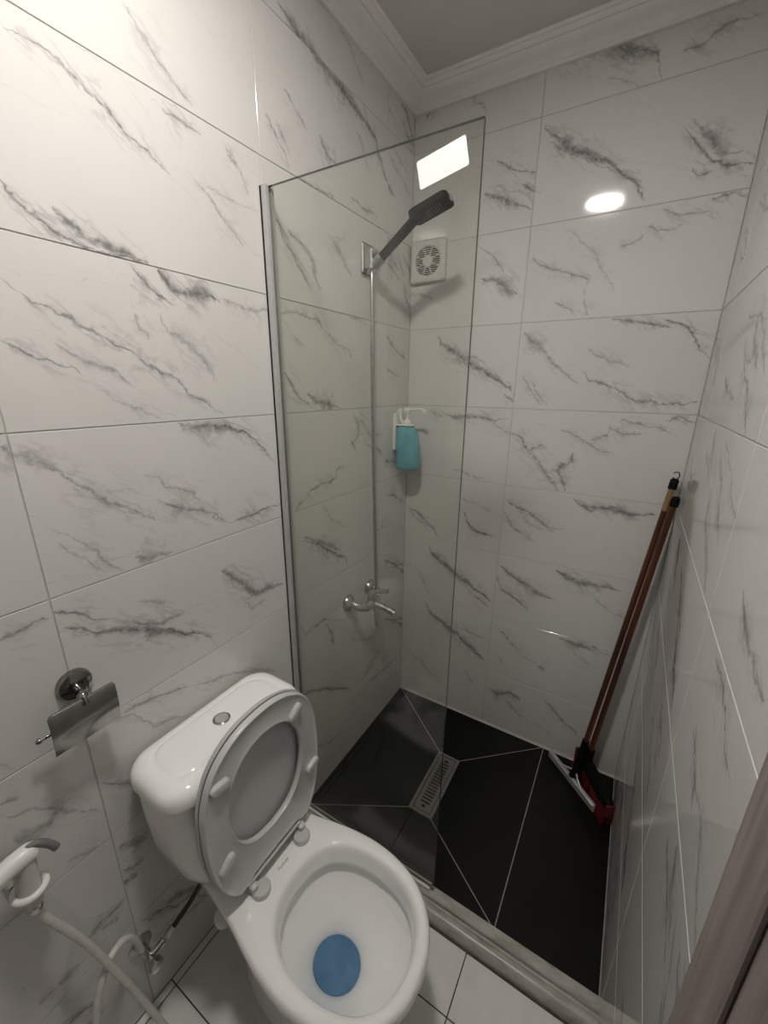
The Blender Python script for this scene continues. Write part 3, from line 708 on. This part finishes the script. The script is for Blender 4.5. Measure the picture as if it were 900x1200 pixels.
# seat ring and lid, raised: local plane coordinates (h up, y across)
seat_half = [(0.436, 0.0), (0.432, 0.045), (0.414, 0.095), (0.376, 0.140), (0.31, 0.170), (0.23, 0.179), (0.15, 0.176), (0.08, 0.163), (0.03, 0.143), (0.0, 0.122), (-0.005, 0.112), (0.000, 0.085), (0.010, 0.078), (0.012, 0.0)]
so = smooth_path([(h, y, 0) for h, y in seat_half[:10]], 6) + [Vector((h, y, 0)) for h, y in seat_half[10:]]
so = [(p.x, p.y) for p in so] + [(p.x, -p.y) for p in reversed(so[1:-1])]
hole_half = [(0.372, 0.0), (0.366, 0.035), (0.345, 0.072), (0.30, 0.103), (0.24, 0.1155), (0.18, 0.108), (0.130, 0.086), (0.100, 0.048), (0.091, 0.0)]
SO = polar_outline(so, (0.235, 0), 96); SH = polar_outline(sm2(hole_half), (0.235, 0), 96)
seat_tilt = math.radians(-1.5)
def seatM(x):
    m = Matrix.Translation((x, 0.006, zt(0.398))) @ Matrix.Rotation(seat_tilt, 4, 'Y')
    return m
def sring(outl, d, x, m):
    out = []
    for p in outl:
        v = Vector((p.x-0.235, p.y)); l = v.length; v *= (l-d)/l
        out.append(m @ Vector((x, v.y, 0.235+v.x)))
    return out
m = seatM(0.250)
sr = [sring(SO, 0.001, -0.016, m), sring(SO, 0.0, -0.012, m), sring(SO, 0.0, -0.004, m), sring(SO, 0.004, -0.0005, m), sring(SO, 0.010, -0.003, m), sring(SO, 0.014, -0.0042, m), sring(SH, -0.012, -0.0042, m), sring(SH, -0.006, -0.002, m),
      sring(SH, -0.002, -0.001, m), sring(SH, 0.0, -0.004, m), sring(SH, 0.0, -0.014, m), sring(SH, -0.002, -0.016, m)]
mb = MB(); mb.loft(sr+[sr[0]]); seat = mb.build('seat', SEAT_PL, toilet, smooth=50)
for y, h, ang in ((-0.126, 0.340, -97), (0.102, 0.352, -53), (0.148, 0.138, -78), (-0.138, 0.129, -51)):
    Mb = m @ Matrix.Translation((-0.004, y, h)) @ Matrix.Rotation(math.radians(ang), 4, 'X')
    rr = []
    for s, x in ((1.0, 0.0), (1.0, 0.006), (0.9, 0.010), (0.7, 0.0115)):
        r = []
        for cz, a0 in ((0.0125, 0), (-0.0125, 180)):
            for k in range(9):
                t = math.radians(a0+k*22.5); r.append(Mb @ Vector((x, (0.0118*math.cos(t))*s, cz*(0.6+0.4*s)+0.0118*math.sin(t)*s)))
        rr.append(r)
    MB().loft(rr, True, True).build('bumper', SEAT_PL, seat, smooth=50)
ml = seatM(0.231)
lr2 = [sring(SO, 0.012, -0.0165, ml), sring(SO, 0.002, -0.012, ml), sring(SO, -0.002, -0.006, ml), sring(SO, -0.002, -0.001, ml), sring(SO, 0.001, 0.0005, ml), sring(SO, 0.006, -0.004, ml), sring(SO, 0.05, -0.006, ml), sring(SO, 0.12, -0.007, ml)]
MB().loft(lr2, True, True).build('seat_lid', SEAT_LID, toilet, smooth=50)
for s in (-1, 1):
    hg = MB().lathe([(0.0225, 0), (0.0230, 0.003), (0.0230, 0.012), (0.0205, 0.0155), (0.0, 0.0165)], 32, M=Matrix.Translation((0.264, s*0.072+0.006, zt(0.3595))), cap1=False).build('hinge', SEAT_PL, toilet)
    MB().rbox(0.240, 0.262, s*0.084-0.004, s*0.084+0.016, zt(0.371), zt(0.392), 0.004).build('hinge_arm', SEAT_PL, hg)
MB().tube([(0.246, -0.09, zt(0.396)), (0.246, 0.09, zt(0.396))], 0.0055, 12).build('hinge_pin', SEAT_PL, toilet)
MB().lathe([(0.006, 0.0), (0.020, 0.002), (0.022, 0.012), (0.020, 0.024), (0.010, 0.028)], 24, M=Matrix.Translation((0.20, -0.133, zt(0.296)))).build('fixing_nut', AGED_PL, toilet)
# the small printed name on the deck between the hinges
cu = bpy.data.curves.new('deck_print', 'FONT'); cu.body = 'Turkuaz'; cu.size = 0.0108; cu.align_x = 'CENTER'; cu.extrude = 0.00005; cu.shear = 0.25
to = bpy.data.objects.new('tmp_text', cu); C.objects.link(to)
dg = bpy.context.evaluated_depsgraph_get(); me = bpy.data.meshes.new_from_object(to.evaluated_get(dg)); bpy.data.objects.remove(to)
me.materials.clear(); me.materials.append(GREY_PL)
pt = bpy.data.objects.new('deck_print', me); C.objects.link(pt); pt.parent = toilet
pt.location = (0.270, 0.004, zt(0.3603)); pt.rotation_euler = (0, 0, math.pi/2)
pt['label'] = 'small dark printed lettering'

# ------------------------------------------------------------------ water supply valve, hoses and hand bidet
av = empty('angle_valve', (0, 0.255, 0.185)); tag(av, 'small chrome angle valve low on the wall beside the toilet', 'valve')
MX = axisM((0.0005, 0, 0), (1, 0, 0))
MB().lathe([(0.028, 0), (0.028, 0.003), (0.022, 0.008), (0.012, 0.010)], 28, M=MX).build('wall_flange', CHROME_DULL, av)
MB().tube([(0.008, 0, 0), (0.062, 0, 0)], 0.0105, 16).build('body', CHROME_DULL, av)
MB().tube([(0.040, 0, 0.0), (0.040, -0.012, 0.040)], 0.009, 14).build('outlet', CHROME_DULL, av)
MB().tube([(0.045, 0, 0.0), (0.050, 0.036, 0.010)], 0.009, 14).build('outlet', CHROME_DULL, av)
kn = MB().lathe([(0.008, 0.0), (0.016, 0.003), (0.018, 0.010), (0.016, 0.018), (0.008, 0.020)], 8, M=axisM((0.060, 0, 0), (1, 0, 0))).build('knob', CHROME_DULL, av)
sh = empty('supply_hose', (0.05, 0.30, 0.19)); tag(sh, 'dark flexible supply hose rising from the valve to the toilet tank', 'hose')
P = [Vector(p)-Vector((0.05, 0.30, 0.19)) for p in ((0.050, 0.297, 0.197), (0.053, 0.325, 0.212), (0.063, 0.365, 0.245), (0.078, 0.395, 0.295), (0.088, 0.410, 0.350), (0.090, 0.414, 0.372))]
MB().tube(smooth_path(P, 6), 0.0062, 12).build('hose', HOSE_BRAID, sh)
MB().tube([P[0], P[0].lerp(P[1], 0.7)], 0.0090, 8).build('nut', CHROME_DULL, sh)
bh = empty('bidet_holder', (0.0, 0.106, 0.680)); tag(bh, 'white plastic wall ring holding the hand bidet sprayer', 'wall holder')
MB().rbox(0.0005, 0.010, -0.024, 0.024, -0.035, 0.030, 0.004).build('wall_plate', WHITE_PL, bh)
rg = MB(); rr = []
for k in range(25):
    t = math.radians(20+320*k/24); rr.append((0.050-0.0235*math.cos(t), 0.0235*math.sin(t), -0.020))
rg.tube(rr, 0.0062, 10); rg.build('ring', WHITE_PL, bh)
MB().rbox(0.008, 0.030, -0.010, 0.010, -0.019, -0.005, 0.003).build('arm', WHITE_PL, bh)
bs = empty('bidet_sprayer', (0.052, 0.106, 0.64)); tag(bs, 'white hand bidet sprayer with a grey trigger hanging on the left wall', 'bidet sprayer')
MB().tube([(0, -0.002, -0.012), (0.0, -0.001, 0.030), (0.002, 0.003, 0.075), (0.003, 0.006, 0.098)], [0.0155, 0.0175, 0.0165, 0.015], 20).build('handle', AGED_PL, bs)
MB().tube(smooth_path([(0.002, 0.016, 0.096), (0.003, 0.008, 0.100), (0.004, -0.02, 0.098), (0.008, -0.06, 0.090), (0.013, -0.10, 0.078)], 5), [0.012]+[0.0165]*3+[0.0175]*12+[0.021]*5, 20).build('spray_head', WHITE_PL, bs)
MB().tube(smooth_path([(0.004, 0.010, 0.112), (0.008, 0.024, 0.112), (0.013, 0.038, 0.097), (0.016, 0.046, 0.080)], 5), [0.0055]*5+[0.0068]*6+[0.0068]*5, 10).build('trigger', GREY_PL, bs)
MB().lathe([(0.0125, 0), (0.0135, 0.003), (0.0135, 0.016), (0.0125, 0.018)], 12, M=axisM((0, -0.003, -0.030), (0, 0.02, 1))).build('nut', CHROME, bs)
hs = empty('bidet_hose', (0.05, 0.10, 0.61)); tag(hs, 'white plastic hose looping from the bidet sprayer down to the valve', 'hose')
HP = [(0.052, 0.103, 0.612), (0.054, 0.112, 0.570), (0.060, 0.150, 0.44), (0.082, 0.190, 0.255), (0.118, 0.225, 0.06), (0.165, 0.235, -0.025), (0.19, 0.19, -0.040), (0.16, 0.13, -0.038), (0.105, 0.105, 0.02),
      (0.072, 0.118, 0.16), (0.064, 0.143, 0.268), (0.056, 0.180, 0.323), (0.046, 0.215, 0.320), (0.041, 0.236, 0.280), (0.040, 0.2425, 0.226)]
MB().tube(smooth_path([Vector(p)-Vector((0.05, 0.10, 0.61)) for p in HP], 7), 0.0075, 14).build('hose', AGED_PL, hs)

# ------------------------------------------------------------------ toilet paper holder
ph = empty('toilet_paper_holder', (0, 0.258, 0.982)); tag(ph, 'empty chrome toilet paper holder with a flap on the left wall', 'paper holder')
MB().lathe([(0.031, 0.0), (0.031, 0.006), (0.028, 0.011), (0.018, 0.014), (0.0, 0.0145)], 36, M=axisM((0.0005, 0, 0), (1, 0, 0)), cap1=False).build('wall_rosette', DARK_CHROME, ph)
MB().tube(smooth_path([(0.010, 0, -0.004), (0.030, 0, -0.008), (0.044, -0.004, -0.008), (0.050, -0.006, -0.022)], 5), [0.010]*10+[0.0085]*6, 16).build('post', DARK_CHROME, ph)
MB().tube([(0.050, -0.056, -0.010), (0.050, 0.044, -0.010)], 0.0035, 12).build('pivot_rod', DARK_CHROME, ph)
fp = MB(); rows_ = []
for (dx, dz) in ((0.0500, -0.006), (0.0530, -0.011), (0.0545, -0.030), (0.0535, -0.055), (0.0500, -0.082), (0.0470, -0.096)):
    rows_.append((dx, dz))
def flap_ring(off):
    pts = []
    for i, (dx, dz) in enumerate(rows_): pts.append([Vector((dx+off, y, dz)) for y in (-0.066, -0.060, -0.02, 0.02, 0.042, 0.048)])
    return pts
for off, rev in ((0.0, False), (0.0012, True)):
    g = flap_ring(off)
    g[0] = [Vector((p.x, p.y*0.93, p.z)) for p in g[0]]
    fp.loft(g, closed=False)
fa, fb = flap_ring(0.0), flap_ring(0.0012)
fa[0] = [Vector((p.x, p.y*0.93, p.z)) for p in fa[0]]; fb[0] = [Vector((p.x, p.y*0.93, p.z)) for p in fb[0]]
loopa = fa[0] + [r[-1] for r in fa[1:]] + list(reversed(fa[-1][:-1])) + [r[0] for r in reversed(fa[1:-1])]
loopb = fb[0] + [r[-1] for r in fb[1:]] + list(reversed(fb[-1][:-1])) + [r[0] for r in reversed(fb[1:-1])]
fp.loft([loopa, loopb]); fp.build('flap', DARK_CHROME, ph, smooth=50)
MB().tube([(0.030, -0.078, -0.058), (0.030, 0.040, -0.058)], 0.0032, 12).build('roll_bar', DARK_CHROME, ph)
MB().lathe([(0.0048, 0), (0.0055, 0.003), (0.003, 0.008)], 12, M=axisM((0.030, -0.076, -0.058), (0, -1, 0))).build('end_knob', DARK_CHROME, ph)
MB().tube(smooth_path([(0.049, 0.040, -0.010), (0.040, 0.041, -0.035), (0.030, 0.040, -0.058)], 4), 0.0032, 10).build('bar_bracket', DARK_CHROME, ph)

# ------------------------------------------------------------------ shower fittings
hb_ = empty('shower_holder', (0, 1.318, 1.955)); tag(hb_, 'chrome wall bracket holding the black hand shower', 'shower bracket')
MB().rbox(0.0005, 0.010, -0.046, 0.028, -0.050, 0.042, 0.004).build('wall_plate', CHROME_DULL, hb_)
MB().rbox(0.008, 0.038, -0.036, 0.010, -0.040, 0.026, 0.005).build('block', CHROME_DULL, hb_)
MB().lathe([(0.0175, -0.018), (0.0185, -0.015), (0.0205, 0.014), (0.0195, 0.018), (0.0145, 0.018), (0.0135, -0.018)], 24, M=axisM((0.046, -0.010, -0.012), (0.78, 0.05, 0.62)), cap0=False, cap1=False).build('cradle', CHROME_DULL, hb_)
HA, HB = Vector((0.036, 1.306, 1.932)), Vector((0.196, 1.311, 2.052))
hsw = empty('hand_shower', HA); tag(hsw, 'black rectangular hand shower held up by the chrome wall bracket', 'hand shower')
ax = (HB-HA)
MB().tube([ax*t for t in (0.0, 0.1, 0.12, 0.5, 0.9, 1.02)], [0.0110, 0.0135, 0.0140, 0.0145, 0.0150, 0.0150], 20).build('handle', BLACK_PL, hsw)
MB().tube([ax*-0.10, ax*0.015], 0.0098, 16).build('connector', CHROME, hsw)
hd = Vector((0.098, 0.004, 0.030)).normalized(); hy_ = Vector((0.03, 1.0, -0.05)); hy_ = (hy_ - hd*hy_.dot(hd)).normalized(); hn = hd.cross(hy_)
Mh = Matrix((hd, hy_, hn)).transposed().to_4x4(); Mh.translation = ax*0.97
if hn.z > 0: pass
hm = MB(); hr = []
for z, i in ((-0.010, 0.003), (-0.008, 0.0), (0.006, 0.0), (0.012, 0.006)):
    r = []
    for cx, cy, a0 in ((0.106-0.012, 0.038-0.012, 0), (-0.008, 0.038-0.012, 90), (-0.008, -0.038+0.012, 180), (0.106-0.012, -0.038+0.012, 270)):
        for k in range(5):
            t = math.radians(a0+k*22.5); rr_ = 0.012-i*0.4
            r.append(Mh @ Vector((cx+(rr_)*math.cos(t)-(i*0.6 if cx > 0.05 else -i*0.6), cy+rr_*math.sin(t)-(i*0.6 if cy > 0 else -i*0.6), z)))
    hr.append(r)
head = hm.loft(hr, True, True).build('head', BLACK_PL, hsw, smooth=35)
nz = MB()
for i in range(6):
    for j in range(5):
        Mn = Mh @ Matrix.Translation((0.032+i*0.0085, -0.017+j*0.0085, -0.0100))
        nz.lathe([(0.0015, 0.0005), (0.0011, -0.0015)], 6, M=Mn)
no = nz.build('nozzles', GREY_PL, head); no['kind'] = 'stuff'
MB().rbox(0.098, 0.109, -0.012, 0.012, -0.0085, 0.007, 0.002, M=Mh).build('spray_selector', CHROME, hsw)
TAPY = 1.245
so_ = empty('shower_hose', (0.05, 1.295, 0.66)); tag(so_, 'thin grey metal shower hose hanging down to the mixer tap', 'shower hose')
b0 = Vector((0.05, 1.295, 0.66))
HP = [(0.070, 1.262, 0.668), (0.070, 1.264, 0.625), (0.069, 1.272, 0.590), (0.062, 1.291, 0.576), (0.056, 1.306, 0.598), (0.050, 1.306, 0.66), (0.046, 1.303, 0.80), (0.042, 1.298, 1.05), (0.038, 1.294, 1.35), (0.034, 1.293, 1.65), (0.030, 1.297, 1.86), (0.026, 1.3035, 1.918)]
MB().tube(smooth_path([Vector(p)-b0 for p in HP], 8), 0.0066, 12).build('hose', CHROME_DULL, so_)
tap = empty('mixer_tap', (0, TAPY, 0.70)); tag(tap, 'chrome wall mixer tap with a lever and spout in the shower', 'tap')
for s, y in ((-1, 1.166-TAPY), (1, 1.322-TAPY)):
    fl_ = MB().lathe([(0.034, 0), (0.034, 0.005), (0.030, 0.014), (0.019, 0.023), (0.015, 0.026)], 28, M=axisM((0.0005, y, 0.022), (1, 0, 0))).build('wall_flange', CHROME_DULL, tap)
    MB().tube(smooth_path([(0.018, y, 0.022), (0.040, y, 0.020), (0.056, y-s*0.014, 0.008), (0.062, y-s*0.034, 0.0), (0.064, y-s*0.046, 0.0)], 5), 0.0145, 16).build('union', CHROME_DULL, tap)
MB().tube([(0.064, -0.046, 0), (0.064, -0.030, 0), (0.064, 0.0, 0.002), (0.064, 0.030, 0), (0.064, 0.046, 0)], [0.0165, 0.019, 0.0215, 0.019, 0.0165], 24).build('body', CHROME_DULL, tap)
MB().tube(smooth_path([(0.072, 0.004, -0.004), (0.105, 0.006, -0.006), (0.140, 0.008, -0.012), (0.166, 0.009, -0.020)], 4), [0.016]*5+[0.0140]*6+[0.0150]*2, 18).build('spout', CHROME_DULL, tap)
MB().lathe([(0.0185, 0.0), (0.0200, 0.016), (0.0195, 0.034), (0.014, 0.042), (0.0, 0.044)], 24, M=Matrix.Translation((0.064, 0.0, 0.010)), cap1=False).build('cartridge_cap', CHROME_DULL, tap)
MB().tube(smooth_path([(0.064, 0, 0.046), (0.085, 0.002, 0.056), (0.118, 0.004, 0.066), (0.140, 0.005, 0.072)], 4), [0.013]*3+[0.0082]*8+[0.009]*2, 12).build('lever', CHROME_DULL, tap)
MB().tube([(0.070, 0.017, -0.012), (0.070, 0.017, -0.038)], 0.0095, 14).build('hose_outlet', CHROME_DULL, tap)

# ------------------------------------------------------------------ soap dispenser
sp = empty('soap_dispenser', (0, 1.53, 1.205)); tag(sp, 'blue liquid soap bottle with a white pump in a wall holder', 'soap dispenser')
MB().rbox(0.0005, 0.013, -0.030, 0.026, 0.080, 0.236, 0.004).build('wall_plate', WHITE_PL, sp)
bl = []
for z, x1, hy2, x0 in ((0.0, 0.088, 0.018, 0.030), (0.003, 0.104, 0.028, 0.020), (0.012, 0.112, 0.034, 0.014), (0.05, 0.113, 0.036, 0.013), (0.10, 0.110, 0.036, 0.013), (0.14, 0.103, 0.034, 0.013), (0.165, 0.094, 0.031, 0.014), (0.178, 0.084, 0.026, 0.018), (0.182, 0.070, 0.018, 0.034)):
    cx, rx = (x0+x1)/2, (x1-x0)/2
    bl.append([Vector((cx+rx*math.copysign(abs(math.cos(t))**0.6, math.cos(t)), hy2*math.copysign(abs(math.sin(t))**0.6, math.sin(t)), z)) for t in [2*math.pi*k/40 for k in range(40)]])
MB().loft(bl, True, True).build('bottle', SOAP, sp, smooth=60)
cl = MB(); rr = []
cl.rbox(0.008, 0.082, -0.024, 0.024, 0.1825, 0.190, 0.003); cl.build('neck_bracket', WHITE_PL, sp)
rg = MB(); rg.tube(smooth_path([(0.010, 0, 0.232), (0.013, 0, 0.244), (0.024, 0, 0.246), (0.022, 0.0, 0.220), (0.030, 0, 0.200), (0.046, 0, 0.190)], 5), 0.0062, 10); rg.build('holder_arch', WHITE_PL, sp)
pm = MB().lathe([(0.016, 0.190), (0.016, 0.200), (0.009, 0.208), (0.005, 0.212), (0.005, 0.238)], 20, M=Matrix.Translation((0.054, 0, 0))).build('pump_collar', WHITE_PL, sp)
MB().lathe([(0.012, 0.236), (0.0145, 0.239), (0.0145, 0.254), (0.012, 0.257)], 20, M=Matrix.Translation((0.054, 0, 0))).build('pump_head', WHITE_PL, sp)
MB().tube(smooth_path([(0.060, 0, 0.249), (0.090, 0.002, 0.251), (0.118, 0.003, 0.251), (0.128, 0.003, 0.246), (0.131, 0.003, 0.238)], 4), 0.0048, 10).build('nozzle', WHITE_PL, sp)

# ------------------------------------------------------------------ extractor fan
fan = empty('extractor_fan', (0.079, D, 2.008)); tag(fan, 'square white extractor fan with a round louvred grille near the ceiling', 'extractor fan')
NF = 64; HS = 0.0735; RC = 0.052
def sq(i, y): # rounded square ring
    out = []
    for k in range(NF):
        t = 2*math.pi*(k+0.5)/NF; c, s = math.cos(t), math.sin(t); r = (HS-i)/max(abs(c), abs(s))
        r = min(r, (HS-i)*1.36)
        out.append(Vector((r*c, y, r*s)))
    return out
def ci(r, y): return [Vector((r*math.cos(2*math.pi*(k+0.5)/NF), y, r*math.sin(2*math.pi*(k+0.5)/NF))) for k in range(NF)]
MB().loft([sq(0, -0.0005), sq(0, -0.014), sq(0.004, -0.019), sq(0.010, -0.020), ci(RC+0.002, -0.020), ci(RC, -0.019), ci(RC, -0.003)]).build('housing', AGED_PL, fan, smooth=40)
MB().lathe([(RC-0.0003, 0), (RC-0.0003, 0.002)], 40, M=axisM((0, -0.0005, 0), (0, -1, 0))).build('dark_opening', DARK, fan)
for k in range(15):
    z = -RC + 2*RC*(k+0.5)/15; hw = math.sqrt(max(RC*RC-z*z, 0))-0.0005
    if hw < 0.006: continue
    MB().box(-hw, hw, -0.0185, -0.0135, z-0.0011, z+0.0011).build('slat', AGED_PL, fan, smooth=0)
MB().lathe([(0.021, 0), (0.021, 0.004), (0.019, 0.006), (0.0, 0.007)], 32, M=axisM((0, -0.0145, 0), (0, -1, 0)), cap1=False).build('hub', AGED_PL, fan)
for k in range(8):
    t = math.radians(22.5+45*k)
    Mk = Matrix.Rotation(-t, 4, 'Y')
    MB().box(0.019, RC-0.0003, -0.0198, -0.0140, -0.0016, 0.0016, M=Mk).build('spoke', AGED_PL, fan, smooth=0)

# ------------------------------------------------------------------ squeegee and broom leaning in the corner
def stick(root, p0, p1, r, m, name='handle'):
    o = MB().tube([(0, 0, 0), (0, 0, 0.5), (0, 0, 1)], 1.0, 14)
    d = Vector(p1)-Vector(p0)
    o = MB().lathe([(r, 0), (r, d.length*0.5), (r*0.92, d.length)], 14).build(name, m, root)
    o.matrix_basis = axisM(p0, d); return o
sq0 = Vector((0.872, 1.512, ZS))
sqg = empty('squeegee', sq0); tag(sqg, 'floor squeegee with a red wooden handle and grey blade, in front of the broom', 'squeegee')
bd = Vector((0.965-0.775, 1.425-1.600, 0)).normalized(); bn = Vector((-bd.y, bd.x, 0))
Mq = Matrix((bd, bn, Vector((0, 0, 1)))).transposed().to_4x4()
MB().rbox(-0.132, 0.132, -0.0065, 0.0065, 0.001, 0.024, 0.002, M=Mq).build('blade', RUBBER, sqg)
MB().rbox(-0.130, 0.130, -0.0085, 0.0085, 0.021, 0.034, 0.003, M=Mq).build('blade_holder', ALU, sqg)
top = Vector((1.0045, 1.600, 1.258))-sq0
base = Vector((0.014, 0.016, 0.055)); dirq = (top-base).normalized()
MB().tube([Mq @ Vector((0, 0, 0.028)), base, base+dirq*0.045], [0.012, 0.015, 0.0155], 14).build('socket', BLACK_PL, sqg)
MB().tube([base+dirq*0.02, base+dirq*0.16], 0.0135, 14).build('grip', BLACK_PL, sqg)
stick(sqg, base+dirq*0.12, base+dirq*((top-base).length-0.10), 0.0100, RED_WOOD)
stick(sqg, base+dirq*((top-base).length-0.10), base+dirq*((top-base).length-0.02), 0.0099, PALE_WOOD, 'bare_handle_end')
MB().tube([top-dirq*0.025, top+dirq*0.004, top+dirq*0.010], [0.0125, 0.0125, 0.008], 14).build('end_cap', BLACK_PL, sqg)
lp = []
for k in range(13):
    t = math.radians(-60+300*k/12+0); lp.append(top+dirq*0.020+Vector((0.009*math.sin(t), 0.0, -0.012*math.cos(t))))
MB().tube(lp, 0.0016, 8).build('hanging_loop', BLACK_PL, sqg)
for s in (-1, 1):
    MB().tube([Mq @ Vector((s*0.055, 0, 0.033)), Mq @ Vector((s*0.03, 0.004, 0.046)), base], 0.004, 8).build('brace', ALU, sqg)

br0 = Vector((0.951, 1.503, ZS))
brm = empty('broom', br0); tag(brm, 'red and black broom with a wooden handle leaning behind the squeegee', 'broom')
bb = Vector((1.000-0.885, 1.405-1.600, 0)).normalized(); bm_ = Vector((-bb.y, bb.x, 0))
Mr = Matrix((bb, bm_, Vector((0, 0, 1)))).transposed().to_4x4()
rr = []
for z, l, w in ((0.070, 0.118, 0.016), (0.074, 0.128, 0.022), (0.098, 0.128, 0.022), (0.108, 0.118, 0.016), (0.112, 0.10, 0.012)):
    rr.append([Mr @ Vector((l*math.copysign(abs(math.cos(t))**0.5, math.cos(t)), w*math.copysign(abs(math.sin(t))**0.6, math.sin(t)), z)) for t in [2*math.pi*k/32 for k in range(32)]])
MB().loft(rr, True, True).build('head_block', BLACK_PL, brm)
bri = MB(); rnd = random.Random(5)
for i in range(30):
    for j in range(5):
        x = -0.118+0.236*i/29; y = -0.016+0.032*j/4
        a0 = Vector((x, y, 0.073)); b1 = Vector((x*1.06+rnd.uniform(-0.004, 0.004), y*1.35+rnd.uniform(-0.004, 0.004), 0.002+rnd.uniform(0, 0.004)))
        bri.tube([Mr @ a0, Mr @ b1], [0.0042, 0.0036], 5)
bo = bri.build('bristles', RED_PL, brm); bo['kind'] = 'stuff'
for s in (-1, 1):
    MB().rbox(min(s*0.122, s*0.131), max(s*0.122, s*0.131), -0.019, 0.019, 0.040, 0.100, 0.004, M=Mr).build('end_bumper', RED_PL, brm)
bt = Vector((1.0165, 1.572, 1.207))-br0; b0_ = Vector((-0.032, 0.048, 0.108)); db = (bt-b0_).normalized()
MB().tube([b0_-db*0.01, b0_+db*0.06], [0.020, 0.0155], 14).build('socket', BLACK_PL, brm)
stick(brm, b0_+db*0.03, bt-db*0.02, 0.0100, RED_WOOD)
MB().tube([bt-db*0.025, bt, bt+db*0.008], [0.0125, 0.0125, 0.008], 14).build('end_cap', BLACK_PL, brm)
